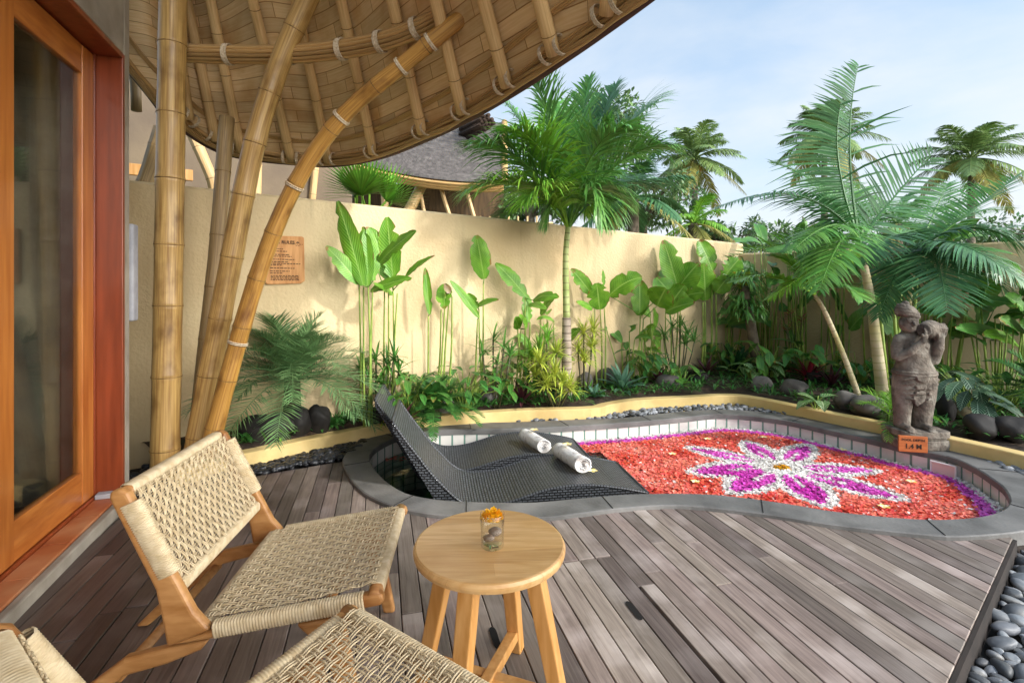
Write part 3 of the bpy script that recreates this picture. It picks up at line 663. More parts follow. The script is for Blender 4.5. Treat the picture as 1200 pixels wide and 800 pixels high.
# ------------------------------------------------------------------ garden wall
gw = MB(); TH = .16
def wallpiece(mb, a, b, z0, z1a, z1b, th):
    d = (b - a).normalized(); nn_ = V((-d.y, d.x)); mseg = 14; 
    for i in range(mseg):
        pa, pb = a.lerp(b, i / mseg), a.lerp(b, (i + 1) / mseg); za, zb = z1a + (z1b - z1a) * i / mseg, z1a + (z1b - z1a) * (i + 1) / mseg
        qa, qb = pa + nn_ * th, pb + nn_ * th; r = .02
        vs = [(*pa, z0), (*pb, z0), (*pb, zb - r), (*pa, za - r), (*(pa + nn_ * r), za), (*(pb + nn_ * r), zb), (*(qa - nn_ * r), za), (*(qb - nn_ * r), zb), (*qa, za - r), (*qb, zb - r), (*qa, z0), (*qb, z0)]
        fs = [(0, 1, 2, 3), (3, 2, 5, 4), (4, 5, 7, 6), (6, 7, 9, 8), (8, 9, 11, 10)]
        if i == 0: fs.append((0, 3, 4, 6, 8, 10))
        if i == mseg - 1: fs.append((1, 11, 9, 7, 5, 2))
        mb.add(vs, fs)
dW = (WB - WA).normalized(); wallpiece(gw, WA - dW * 2.2, WB + dW * .1, -1.0, 2.03, 1.867, TH); wallpiece(gw, WB, WC, -1.0, 1.72, 1.72, TH)
tag(gw.build('garden_wall', M['plaster']), 'tall yellow ochre rendered wall enclosing the garden', 'wall')

te = MB(); te.box((-.2, -6.4, -.12), (16, 10, .16)); tag(te.build('bounce_slab', mat('bounce_slab', rgb('b9b0a4'), rgb('cfc7bb'), rough=.8, scale=3)), kind='structure')  # unseen pale slab added behind the camera to bounce light up onto the soffit
# ------------------------------------------------------------------ villa with its door
O2, Hh = V((-2.2, 2.84)), V((-.32, .948)).normalized(); Nn = V((Hh.y, -Hh.x))
def HP(s, o, z): q = O2 + Hh * s + Nn * o; return V((q.x, q.y, z))
RH = Matrix(((Hh.x, Nn.x, 0), (Hh.y, Nn.y, 0), (0, 0, 1)))
def hbox(mb, s0, s1, o0, o1, z0, z1): mb.box(HP((s0 + s1) / 2, (o0 + o1) / 2, (z0 + z1) / 2), (s1 - s0, o1 - o0, z1 - z0), RH)
villa = thing('villa', 'villa side with grey rendered wall, red timber frame and glazed door', 'house', HP(-.5, -.2, 0))
mb = MB(); hbox(mb, .123, .205, -.30, 0, -.05, 4.2); hbox(mb, -4, .123, -.30, 0, 2.583, 4.2); hbox(mb, .12, .205, -4.5, -.303, -.05, 4.2)
hbox(mb, -4.2, -2.62, -.30, 0, -.05, 2.58); mb.build('wall', M['concrete'], villa, bevel=.008)
mb = MB(); hbox(mb, .092, .122, -.20, .004, .06, 2.58); mb.build('door_jamb', M['redwood'], villa, bevel=.004)
mb = MB(); hbox(mb, -2.6, .091, -.20, .004, 2.55, 2.58); hbox(mb, -2.6, .091, -.2, -.165, 2.50, 2.549); mb.build('door_head', M['redwood'], villa, bevel=.004)
mb = MB(); hbox(mb, .07, .09, -.15, -.122, .08, 2.55); mb.build('door_stop', M['redwood'], villa, bevel=.003)
def door(s0, s1, o):
    mb = MB(); hbox(mb, s1 - .13, s1, o - .045, o, .08, 2.54); hbox(mb, s0, s0 + .13, o - .045, o, .08, 2.54)
    dr = mb.build('door', M['doorwood'], villa, bevel=.004)
    wi = world_of(villa)
    for z0, z1 in ((.08, .255), (2.39, 2.54)):
        mb = MB(); hbox(mb, s0 + .13, s1 - .13, o - .042, o - .003, z0, z1); r = mb.build('rail', M['doorrail'], villa, bevel=.004); r.parent = dr
    mb = MB(); hbox(mb, s0 + .125, s1 - .125, o - .027, o - .019, .25, 2.395); r = mb.build('pane', M['pane'], villa); r.parent = dr
door(-.80, .068, -.125); door(-1.70, -.83, -.17); door(-2.58, -1.73, -.125)
mb = MB(); hbox(mb, -2.6, .09, -.30, -.115, .045, .078); mb.build('door_sill', M['redwood'], villa, bevel=.004)
mb = MB()
s = -2.6
while s < .08: hbox(mb, s, min(s + .298, .09), -.113, -.006, .0, .062 + R.uniform(0, .002)); s += .302
mb.build('threshold', M['terracotta'], villa, bevel=.002)
mb = MB(); hbox(mb, -4, .21, -.004, .035, -.05, .055); hbox(mb, -4, .21, -.2, -.004, -.05, .04); mb.build('plinth', M['concrete'], villa, bevel=.008)
mb = MB(); hbox(mb, .035, .089, -.11, -.005, .063, .09); mb.build('jamb_foot', M['lampgrey'], villa, bevel=.004)
mb = MB(); hbox(mb, -4, .12, -4.5, -.30, -.05, .04); hbox(mb, -4, .12, -4.5, -4.4, 0, 3); hbox(mb, -4.1, -4, -4.5, -.3, 0, 3); hbox(mb, -4.1, .12, -4.5, -.3, 2.9, 3.0)
mb.build('room_shell', M['room'], villa)
cu = MB(); vs, fs = [], []
for i in range(120):
    s = -1.25 + i * .008; o = -.36 + .035 * math.sin(i * .62) + .012 * math.sin(i * 1.7)
    for z in (.1, .8, 1.6, 2.45): vs.append(HP(s + .04 * (1 - z / 2.4) * math.sin(i * .13), o, z))
for i in range(119):
    for j in range(3): k = i * 4 + j; fs.append((k, k + 4, k + 5, k + 1))
cu.add(vs, fs); c_ = cu.build('curtain', M['curtain'], smooth=True); tag(c_, 'dark grey sheer curtain hanging behind the villa door glass', 'curtain')
sd = c_.modifiers.new('thick', 'SOLIDIFY'); sd.thickness = .003
lamp = thing('wall_lamp', 'grey concrete box wall lamp on the villa corner', 'wall lamp', HP(.235, -.05, 1.05))
mb = MB(); hbox(mb, .207, .292, -.085, .018, 1.04, 1.62); mb.build('casing', M['lampgrey'], lamp, bevel=.012, seg=3)
mb = MB(); hbox(mb, .2065, .23, -.06, -.012, 1.622, 1.632); mb.build('slot', M['deckdark'], lamp)

# ------------------------------------------------------------------ bamboo
def bamboo_mb(pts, r0, r1, sp=.36, seed=0, n=14):
    rr = random.Random(seed); pts = [V(p) for p in pts]; L = [0]
    for a_, b_ in zip(pts, pts[1:]): L.append(L[-1] + (b_ - a_).length)
    tot = L[-1]
    def at(s):
        j = 0
        while j < len(pts) - 2 and L[j + 1] < s: j += 1
        return pts[j].lerp(pts[j + 1], min(1, max(0, (s - L[j]) / (L[j + 1] - L[j]))))
    nodes = []; s = rr.uniform(.3, 1) * sp
    while s < tot - .05: nodes.append(s); s += sp * rr.uniform(.85, 1.15)
    body, rings = MB(), MB(); st = []
    st.append((0, 1)); last = 0
    for q in nodes:
        m_ = max(2, int((q - last) / .12))
        for k in range(1, m_): st.append((last + (q - last) * k / m_, .975))
        st += [(q - .022, .985), (q - .008, 1.03), (q - .002, 1.0), (q + .003, 1.045), (q + .02, 1.0)]; last = q + .02
    m_ = max(2, int((tot - last) / .12))
    for k in range(1, m_ + 1): st.append((last + (tot - last) * k / m_, .975))
    body.tube([at(a_) for a_, _ in st], [(r0 + (r1 - r0) * a_ / tot) * b_ for a_, b_ in st], n)
    for q in nodes:
        rad = (r0 + (r1 - r0) * q / tot); t = (at(q + .01) - at(q - .01)).normalized()
        rings.tube([at(q) - t * .004, at(q) - t * .002, at(q) + t * .002, at(q) + t * .004], [rad * .99, rad * 1.052, rad * 1.052, rad * .99], n, False)
    return body, rings
def bamboo(name, label, pts, r0, r1, m, sp=.36, seed=0, group=None):
    t = thing(name, label, 'bamboo post', pts[0], 0, group); a_, b_ = bamboo_mb(pts, r0, r1, sp, seed, 18)
    a_.join(b_, 1); a_.build('culm', [m, M['node']], t, smooth=True); return t
GP = 'bamboo posts holding the roof'
pA = [P(193, 556, 3.28), P(198, 300, 3.28), P(203, 0, 3.26), P(207, -150, 3.22)]
bamboo('bamboo_post', 'thick upright bamboo post nearest the villa door', pA, .083, .079, M['bamboo'], .42, 1, GP)
bamboo('bamboo_post', 'thin greyish bamboo pole with a rounded cut top', bez([P(226, 548, 3.52), P(238, 430, 3.55), P(254, 290, 3.62), P(266, 138, 3.72)], 6), .047, .052, M['bamboo_grey'], .42, 2, GP)
pB = bez([P(226, 545, 3.36), P(247, 430, 3.38), P(272, 300, 3.38), P(296, 178, 3.36), P(326, 80, 3.34), P(365, -10, 3.28), P(420, -120, 3.1)], 6)
bamboo('bamboo_post', 'leaning bamboo post between the thin pole and the curved post', pB, .070, .066, M['bamboo'], .40, 3, GP)
pC = bez([P(244, 532, 3.26), P(268, 440, 3.28), P(303, 320, 3.28), P(345, 218, 3.24), P(400, 138, 3.16), P(470, 78, 3.06), P(540, 22, 2.95), P(610, -30, 2.84), P(700, -100, 2.7)], 6)
cpost = bamboo('bamboo_post', 'golden bamboo post curving out and up to the right', pC, .056, .047, M['bamboo_gold'], .36, 4, GP)
def ties(mb, c, axis, rad, k=3, w=.011, rr=.0055):
    axis = V(axis).normalized(); u = axis.orthogonal().normalized(); v_ = axis.cross(u)
    for i in range(k):
        o = c + axis * (i - (k - 1) / 2) * w
        mb.tube([o + (u * math.cos(t) + v_ * math.sin(t)) * (rad + rr * .6) for t in [2 * PI * j / 16 for j in range(17)]], rr, 5, False)
for i in (8, 18, 24, 30, 33, 37):
    tm = MB(); ties(tm, pC[i], pC[i + 1] - pC[i - 1], .056 - .009 * i / 48, 2); tm.build('rope_binding', M['rope_tie'], cpost, smooth=True)

# ------------------------------------------------------------------ big bamboo roof
roof = thing('bamboo_roof', 'sweeping bamboo roof overhead with split bamboo panels and pole rafters', 'roof', P(442, 176, 4.2).xy.to_3d())
EV = [(150,70,2.85,140,3),(190,118,2.62,172,3),(215,140,2.56,196,3),(250,164,2.47,224,2.2),(284,176,2.42,255,1.5),(343,184,2.38,304,1),(388,186,2.37,353,1),(442,176,2.37,408,1),(500,152,2.39,468,1),(547,128,2.42,519,1),(599,96,2.46,575,1),(654,58,2.5,639,1),(717,13,2.55,710,1),(775,-32,2.6,0,1),(850,-95,2.66,0,1),(930,-170,2.73,0,1)]
E_, D_ = [], []
for px, py, z, xt, k in EV:
    d = F * (z - HC) / (HZ - py); e = P(px, py, d)
    if xt:
        d2_ = (z - HC + k * d) / (HZ / F + k); t = P(xt, 0, d2_) if py > 30 else e + V((-.05, -.7, .68))
    else: t = e + V((-.05, -.7, .68))
    E_.append(e); D_.append((t - e).normalized())
for e in (V((1.75, 1.25, 2.80)), V((2.75, .45, 2.86)), V((3.7, -.6, 2.92))): E_.append(e); D_.append(V((-.1, -.72, .68)).normalized())  # eave carried on out of view, shaped to keep sun off chairs and table
NE = 12
Es, Ds = bez(E_, NE), [q.normalized() for q in bez(D_, NE)]
def RS(s, t):
    s = min(max(s, 0), len(Es) - 1.001); i = int(s); f = s - i
    e = Es[i].lerp(Es[i + 1], f); d = Ds[i].lerp(Ds[i + 1], f).normalized()
    q = e + d * t; q.z -= .035 * t * t; return q
LR = 3.1
def RN(s, t):
    a, b = RS(s + .25, t) - RS(s - .25, t), RS(s, t + .05) - RS(s, t - .05); n_ = a.cross(b).normalized()
    return n_ if n_.z < 0 else -n_            # points down into the shade
sh = MB(); ni = len(Es) - 1; NT = 14
vs = [RS(i, -.02 + (LR + .04) * j / NT) - RN(i, LR * j / NT) * .05 for i in range(ni + 1) for j in range(NT + 1)]
sh.add(vs, [(i * (NT + 1) + j, (i + 1) * (NT + 1) + j, (i + 1) * (NT + 1) + j + 1, i * (NT + 1) + j + 1) for i in range(ni) for j in range(NT)])
o = sh.build('roof_covering', M['shingle'], roof); q = o.modifiers.new('thick', 'SOLIDIFY'); q.thickness = .04; q.offset = 0
ti = MB(); arc = [0]
for i in range(ni): arc.append(arc[-1] + (RS(i + 1, .7) - RS(i, .7)).length)
NS2 = 44; vs, uv, fs = [], [], []
for i in range(ni + 1):
    for j in range(NS2 + 1): q = RS(i, -.015 + LR * j / NS2) + RN(i, LR * j / NS2) * .004; vs.append(q); uv.append((arc[i], (q.z - 2.0) * 1.35))
for i in range(ni):
    for j in range(NS2): k = i * (NS2 + 1) + j; fs.append((k, k + NS2 + 1, k + NS2 + 2, k + 1))
ti.add(vs, fs, uv)
ti.build('soffit', M['soffit'], roof, smooth=True)
for i, (e, d) in enumerate(zip(E_, D_)):
    if i in (0, 1, 16, 17, 18): continue
    pts = [RS(i * NE, LR * k / 8) + RN(i * NE, LR * k / 8) * .05 for k in range(9)]
    a_, b_ = bamboo_mb(pts, .040, .034, .33, 20 + i, 12)
    a_.join(b_, 1); ro = a_.build('rafter', [M['bamboo_rafter'], M['node']], roof, smooth=True)
    c = RS(i * NE, .02) + RN(i * NE, .02) * .045; j = min(i * NE, len(Es) - 2); ax = (Es[j + 1] - Es[max(0, j - 1)]).normalized()
    for sgn in (-1, 1):
        tm = MB(); ties(tm, c + ax * sgn * .056, ax, .050, 3, .008, .004); tm.build('rope_binding', M['rope_tie'], roof, smooth=True)
# bundle of split bamboo along the eave, and the dark edge outside it
es = MB()
for k in range(13):
    a_ = 2 * PI * k / 9; rd = .036 if k < 9 else .015
    es.tube([Es[i] + V((0, math.cos(a_) * rd * .9 - .02, math.sin(a_) * rd - .025)) + V((0, .008 * math.sin(i * .5 + k), .004 * math.sin(i * .35 + 2 * k))) for i in range(0, len(Es), 2)], .0125, 6)
es.build('eave_bundle', M['strips'], roof, smooth=True)
fm = MB(); fm.tube([q - d * .058 - RN(i, 0) * .02 for i, (q, d) in enumerate(zip(Es, Ds)) if i % 2 == 0], .036, 8); fm.build('eave_edge', M['fascia'], roof, smooth=True)
# inner edge strip resting on the rafters near the eave
es = MB()
for k in range(3): es.tube([RS(i, .17 + .012 * k) + RN(i, .17) * (.014 + .004 * k) for i in range(0, len(Es) - 1, 3)], .008, 6)
es.build('edge_strip', M['strips'], roof, smooth=True)
# curved bundled beam under the rafters
bp = bez([P(205, 62, 3.42), P(260, 64, 3.42), P(330, 64, 3.38), P(400, 58, 3.30), P(460, 45, 3.18), P(515, 20, 3.04), P(560, -10, 2.92), P(620, -55, 2.78)], 8)
es = MB()
for k in range(12):
    a_ = 2 * PI * k / 12
    es.tube([q + V((0, math.cos(a_), math.sin(a_))) * .047 for q in bp], .0135, 6)
bo = es.build('curved_beam', M['strips'], roof, smooth=True)
for i in (9, 17, 24, 30, 36, 43):
    tm = MB(); ties(tm, bp[i], bp[i + 1] - bp[i - 1], .062, 4, .010, .005); tm.build('rope_binding', M['rope_tie'], roof, smooth=True).parent = bo

# ------------------------------------------------------------------ villa next door behind the wall, far pavilion
nv = thing('neighbouring_villa', 'grey brown rendered villa wall under the eave beyond the garden wall', 'house', P(290, 240, 6.2).xy.to_3d())
mb = MB(); a, b = P(100, 240, 5.4).xy, P(412, 240, 6.9).xy
mb.add([(*a, 0), (*b, 0), (*b, 3.15), (*a, 3.9)] + [(q.x - .1, q.y + .35, z) for q, z in ((a, 0), (b, 0), (b, 3.15), (a, 3.9))], [(0, 1, 2, 3), (1, 5, 6, 2), (5, 4, 7, 6), (3, 2, 6, 7), (4, 0, 3, 7)])
mb.build('wall', M['greywall'], nv)
mb = MB(); mb.beam(P(150, 198, 5.35), P(226, 206, 5.7), .05, .12); mb.beam(P(216, 190, 5.6), P(216, 226, 5.6), .09, .05); mb.build('shelf_board', M['tableleg'], nv, bevel=.005)
for i, (pts, r, m) in enumerate((([P(222, 150, 5.2), P(240, 190, 5.2), P(252, 222, 5.25), P(256, 262, 5.3)], .055, 'bamboo_rafter'), ([P(190, 150, 4.6), P(178, 190, 4.6), P(166, 225, 4.6)], .07, 'bamboo_grey'), ([P(160, 60, 4.0), P(176, 0, 4.0), P(190, -60, 4.0)], .06, 'bamboo'), ([P(160, 130, 4.2), P(158, 90, 4.2), P(150, 20, 4.2)], .04, 'bamboo_grey'), ([P(372, 170, 6.6), P(366, 232, 6.6), P(362, 270, 6.6)], .045, 'bamboo_rafter'), ([P(302, 180, 6.1), P(300, 270, 6.1)], .05, 'bamboo_rafter'))):
    a_, b_ = bamboo_mb(bez(pts, 4), r, r, .35, 50 + i, 10); a_.join(b_, 1); a_.build('strut', [M[m], M['node']], nv, smooth=True)
pv = thing('shingled_pavilion', 'pavilion with sweeping grey shingle roof beyond the wall', 'building', P(480, 240, 9.5).xy.to_3d())
def PR(u, v):
    "pavilion roof sheet: u along the eave 0..1, v from eave to ridge"
    ev = P(400 + 190 * u, 186 + 62 * u - 34 * u * u, 9.0 + .5 * u); rg = P(395 + 195 * u, 88 + 118 * u - 62 * u * u, 11.2 + .5 * u)
    q = ev.lerp(rg, v); q.z -= .35 * math.sin(PI * v) * .8; return q
mb = MB(); nu, nv_ = 52, 24; rr = random.Random(9)
for j in range(nv_):
    for i in range(-1, nu):
        u0 = (i + (.5 if j % 2 else 0)) / nu; u1 = u0 + 1 / nu - .0008; u0, u1 = max(0, u0), min(1, u1)
        if u1 - u0 < .005: continue
        v0, v1 = j / nv_ - .012 + rr.uniform(-.002, .002), (j + 1.1) / nv_
        l1, l0 = V((0, 0, .07)), V((0, 0, .005)); a_, b_, c_, d_ = PR(u0, v0) + l1, PR(u1, v0) + l1, PR(u1, v1) + l0, PR(u0, v1) + l0
        mb.add([a_, b_, c_, d_, a_ - V((0, 0, .05)), b_ - V((0, 0, .05))], [(0, 1, 2, 3), (4, 5, 1, 0)])
mb.build('roof', M['shingle'], pv)
mb = MB(); mb.add([PR(i / 20, j / 8) - V((0, 0, .03)) for i in range(21) for j in range(9)], [(i * 9 + j, i * 9 + j + 1, (i + 1) * 9 + j + 1, (i + 1) * 9 + j) for i in range(20) for j in range(8)]); mb.build('roof_underside', M['soffit_far'], pv)
mb = MB()
for k in range(3): mb.tube([PR(i / 16, 0) + V((0, .03 * k, -.05 - .04 * k)) for i in range(17)], .036, 6)
mb.build('eave_bundle', M['strips'], pv, smooth=True)
mb = MB(); mb.tube([PR(1, k / 8) + V((.02, 0, .02)) for k in range(9)], .07, 8); mb.build('verge', M['strips'], pv, smooth=True)
q = P(571, 144, 10.7); mb = MB()
for k in range(16): a_ = k * 2.4; rd = .042 * math.sqrt(k); o = q + V((math.cos(a_) * rd, 0, math.sin(a_) * rd)); mb.tube([o + V((-.5, .5, -.03)), o + V((.0, -.1, 0))], .045, 7)
mb.build('ridge_bundle', M['trunk_dark'], pv, smooth=True)
for i, (x0, y0, x1, y1, r) in enumerate(((497, 216, 470, 262, .10), (514, 214, 530, 262, .04), (545, 218, 556, 256, .04), (492, 224, 500, 262, .035), (450, 208, 452, 262, .07))):
    a_, b_ = bamboo_mb([P(x0, y0 - 4, 9.6), P((x0 + x1) / 2, (y0 + y1) / 2, 9.6), P(x1, y1, 9.6), P(x1 + (x1 - x0) * 1.5, y1 + (y1 - y0) * 2, 9.6)], r, r, .5, 70 + i, 10); a_.build('post', M['bamboo_rafter'], pv, smooth=True)
mb = MB(); a, b = P(360, 240, 10.6), P(590, 240, 11.0); mb.add([(a.x, a.y, 0), (b.x, b.y, 0), (b.x, b.y, 3.4), (a.x, a.y, 3.4), (a.x, a.y + .2, 0), (b.x, b.y + .2, 0), (b.x, b.y + .2, 3.4), (a.x, a.y + .2, 3.4)], [(0, 1, 2, 3), (1, 5, 6, 2), (5, 4, 7, 6), (3, 2, 6, 7)]); mb.build('back_wall', mat('dark_timber', rgb('4a3a28'), rgb('6a5438'), rough=.8, scale=3, stretch=(8, 8, 1)), pv)
bf = MB()
for i in range(9): p_ = P(552 + i * 11, 240, 8.6); bf.tube([(p_.x, p_.y, 0), (p_.x, p_.y, 2.42)], .018, 6)
for z in (2.05, 2.3): bf.tube([P(546, 240, 8.58).xy.to_3d() + V((0, 0, z)), P(648, 240, 8.58).xy.to_3d() + V((0, 0, z))], .02, 6)
tag(bf.build('bamboo_fence', M['bamboo_rafter'], smooth=True), 'pale thin bamboo rail fence showing just above the garden wall', 'fence')

# ------------------------------------------------------------------ woven rope chairs
def strand(mb, fn, n, rad, nn_=6):
    mb.tube([fn(i / (n - 1)) for i in range(n)], rad, nn_, False)
def weave(mb, c00, c10, c01, c11, nu, nv_, sag, nrm, amp=.0026, r=.0021):
    c00, c10, c01, c11, nrm = map(V, (c00, c10, c01, c11, nrm))
    def S(u, v): return c00 * (1 - u) * (1 - v) + c10 * u * (1 - v) + c01 * (1 - u) * v + c11 * u * v - nrm * (sag * (1 - (2 * v - 1) ** 2) * (.6 + .4 * (1 - (2 * u - 1) ** 2)))
    du = (c10 - c00).length / nu; dv = (c01 - c00).length / nv_
    for i in range(nu):
        for k in (-1, 1):
            u = (i + .5) / nu + k * .19 / nu
            strand(mb, lambda t: S(u, t) + nrm * (amp * (1 if i % 2 else -1) * math.cos(PI * (t * nv_ - .5))), nv_ * 3 + 1, r, 5)
    for j in range(nv_):
        for k in (-1, 1):
            v = (j + .5) / nv_ + k * .17 / nv_
            strand(mb, lambda t: S(t, v) - nrm * (amp * (1 if j % 2 else -1) * math.cos(PI * (t * nu - .5))), nu * 3 + 1, r, 5)
def wrap(mb, a, b, w, h, nn_, side=V((0, 1, 0)), k=12):
    "rope wound round a rail from a to b"
    a, b = V(a), V(b); d = (b - a).normalized(); sd = (side - d * side.dot(d)).normalized(); u = d.cross(sd)
    vs, fs, uv = [], [], []; m = nn_ * 4
    for i in range(m + 1):
        rr_ = 1 + .13 * abs(math.sin(PI * i / 4)); q = a.lerp(b, i / m)
        for j in range(k):
            t = 2 * PI * j / k; cx, cy = math.cos(t), math.sin(t); e = .6
            vs.append(q + sd * (w / 2 * rr_ * math.copysign(abs(cx) ** e, cx)) + u * (h / 2 * rr_ * math.copysign(abs(cy) ** e, cy))); uv.append((j / k, i / m))
    for i in range(m):
        for j in range(k): fs.append((i * k + j, i * k + (j + 1) % k, (i + 1) * k + (j + 1) % k, (i + 1) * k + j))
    mb.add(vs, fs, uv)
def make_chair(label):
    t = thing('rope_lounge_chair', label, 'chair', (0, 0, 0), 0, 'rope lounge chairs by the round table'); W = .275
    def side(poly, y, name, th=.031, bev=.010):
        mb = MB(); mb.prism(poly, y - th / 2, y + th / 2, lambda x, z, yy: V((x, yy, z))); return mb.build(name, M['teak'], t, bevel=bev, seg=3, local=True, smooth=False)
    for y in (-W, W):
        side([(-.395, .325), (-.435, .375), (-.470, .45), (-.592, .702), (-.610, .713), (-.634, .705), (-.634, .685), (-.527, .44), (-.508, .34), (-.50, .285)], y, 'stile')
        side([(-.50, .288), (-.38, .303), (.02, .366), (.033, .378), (.025, .403), (.0, .401), (-.394, .324)], y, 'seat_rail')
        side([(-.40, .297), (-.50, .283), (-.60, .262), (-.74, .15), (-.885, 0), (-.845, 0), (-.70, .135), (-.60, .215), (-.50, .24), (-.42, .272)], y * .998, 'rear_leg', .033)
        side([(-.19, .326), (-.075, .343), (-.012, 0), (-.052, 0), (-.12, .25)], y * .997, 'front_leg', .033)
    mb = MB(); mb.tube([(.005, -W - .012, .388), (.005, 0, .386), (.005, W + .012, .388)], .019, 12); mb.build('front_rail', M['teak'], t, smooth=True, local=True)
    mb = MB(); mb.tube([(-.425, -W, .318), (-.425, W, .318)], .016, 12); mb.build('rear_rail', M['teak'], t, smooth=True, local=True)
    mb = MB(); mb.tube([(-.612, -W - .01, .692), (-.618, 0, .692), (-.612, W + .01, .692)], .017, 12); mb.build('top_rail', M['teak'], t, smooth=True, local=True)
    mb = MB(); mb.tube([(-.488, -W, .43), (-.488, W, .43)], .015, 12); mb.build('back_rail', M['teak'], t, smooth=True, local=True)
    mb = MB(); mb.tube([(-.62, -W, .205), (-.62, W, .205)], .014, 12); mb.build('stretcher', M['teak'], t, smooth=True, local=True); mb = MB(); mb.tube([(-.14, -W, .30), (-.14, W, .30)], .014, 12); mb.build('stretcher', M['teak'], t, smooth=True, local=True)
    y = W - .022
    mb = MB(); weave(mb, (-.425, -y, .340), (-.425, y, .340), (.003, -y, .412), (.003, y, .412), 25, 16, .018, V((-.17, 0, .985))); mb.build('woven_seat', M['cord'], t, smooth=True, local=True)
    mb = MB(); weave(mb, (-.475, -y, .437), (-.475, y, .437), (-.590, -y, .695), (-.590, y, .695), 27, 14, .022, V((.92, 0, .39))); mb.build('woven_back', M['cord'], t, smooth=True, local=True)
    mb = MB()
    wrap(mb, (.005, -W + .028, .388), (.005, W - .028, .388), .036, .038, 60, V((1, 0, 0)))
    wrap(mb, (-.425, -W + .02, .319), (-.425, W - .02, .319), .033, .033, 60, V((1, 0, 0)))
    wrap(mb, (-.614, -W + .024, .693), (-.614, W - .024, .693), .034, .034, 60, V((1, 0, 0)))
    wrap(mb, (-.488, -W + .02, .43), (-.488, W - .02, .43), .032, .032, 60, V((1, 0, 0)))
    for s in (-1, 1):
        wrap(mb, (-.39, s * W, .322), (-.02, s * W, .377), .035, .041, 50)
        wrap(mb, (-.499, s * W, .475), (-.590, s * W, .672), .035, .047, 34)
    mb.build('rope_wrap', M['cordwrap'], t, smooth=True, local=True)
    for c in t.children:
        for v in c.data.vertices: v.co.x *= 1.075
    return t
ch1 = make_chair('teak lounge chair with pale woven rope, wholly in view facing the round table'); ch1.location = (-.412, 1.700, 0); ch1.rotation_euler = (0, 0, math.radians(5))
ch2 = copy_tree(ch1); ch2['label'] = 'teak and rope lounge chair cut off by the bottom edge of the photo'
ch2.location = (-.212, 1.183, 0); ch2.rotation_euler = (0, 0, math.radians(54))

# ------------------------------------------------------------------ round side table, glass
TC = V((-.067, 1.545, 0)); TH_ = .48
tb = thing('side_table', 'round light teak side table with four splayed legs', 'table', TC)
mb = MB(); mb.lathe([(0, TH_ - .032), (.212, TH_ - .032), (.2245, TH_ - .026), (.2275, TH_ - .016), (.2275, TH_ - .010), (.224, TH_ - .002), (.219, TH_), (0, TH_)], TC, 72)
mb.build('tabletop', M['tabletop'], tb)
feet = []
for a in (69, 159, 249, 339):
    c, s = math.cos(math.radians(a)), math.sin(math.radians(a)); tp, ft = TC + V((c * .135, s * .135, TH_ - .033)), TC + V((c * .232, s * .232, .0)); feet.append((tp, ft))
    mb = MB(); h = .023; sd = V((-s, c, 0)); rd = V((c, s, 0))
    vs = [p + sd * (i * k_) + rd * (j * k_) for p, k_ in ((ft, h * .92), (tp, h * 1.1)) for i, j in ((-1, -1), (1, -1), (1, 1), (-1, 1))]
    mb.add(vs, [(3, 2, 1, 0), (4, 5, 6, 7), (0, 1, 5, 4), (1, 2, 6, 5), (2, 3, 7, 6), (3, 0, 4, 7)]); mb.build('leg', M['tableleg'], tb, bevel=.004)
for i in (0, 1):
    a_, b_ = [p[1].lerp(p[0], .16 + .0 * i) for p in (feet[i], feet[i + 2])]
    mb = MB(); mb.beam(a_ + V((0, 0, -.006 if i else 0)), b_ + V((0, 0, -.006 if i else 0)), .034, .034 if i else .0335); mb.build('stretcher', M['tableleg'], tb, bevel=.003)
GLc = G(577, 640, TH_) + V((0, 0, .0015))
gl = thing('glass_tumbler', 'clear glass tumbler of water standing on the round table', 'glass', GLc)
mb = MB(); mb.lathe([(0, 0), (.031, 0), (.0335, .003), (.036, .098), (.0352, .099), (.0345, .098), (.0318, .014), (.030, .011), (0, .0105)], GLc, 48); mb.build('tumbler', M['glass'], gl, smooth=True)
mb = MB(); mb.lathe([(0, .0115), (.0298, .0118), (.0315, .0145), (.0338, .076), (0, .076)], GLc, 40); mb.build('water_fill', M['glasswater'], gl, smooth=True)
lm = MB(); 
def on_glass(ang, z, o=.0008): rr_ = .0335 + (z - .003) / .095 * .0025 + o; return GLc + V((math.cos(ang) * rr_, math.sin(ang) * rr_, z))
for k, (w_, z_) in enumerate(((.0022, .0085), (.0042, .011), (.0032, .014), (.0018, .017))):
    a0 = -1.72; da = w_ / .034; lm.add([on_glass(a0 - da, z_), on_glass(a0 + da, z_), on_glass(a0 + da * .4, z_ + .003), on_glass(a0 - da * .4, z_ + .003)], [(0, 1, 2, 3)])
lm.build('emblem', mat('emblem', rgb('3f6d4a'), rough=.6), gl)
lm = MB()
for k in range(6):
    a0 = -1.55 + k * .095; lm.add([on_glass(a0, .0105), on_glass(a0 + .07, .0105), on_glass(a0 + .07, .0145), on_glass(a0, .0145)], [(0, 1, 2, 3)])
lm.build('lettering', M['ink'], gl)
for nm, off, rd, lb in (('stone', (-.010, -.012, .030), (.018, .014, .0095), 'flat taupe stone at the front inside the glass tumbler'), ('stone', (.008, .006, .040), (.020, .017, .013), 'rounded brown stone behind the flat one inside the glass tumbler')):
    mb = MB(); mb.blob(GLc + V(off), rd, 3, .05, 1.5, off[0] * 99); tag(mb.build(nm, mat('tumbler_stone', rgb('6d5d50'), rgb('85756a'), rough=.4, scale=60), smooth=True), lb, 'stone')
mg = MB(); rr = random.Random(3)
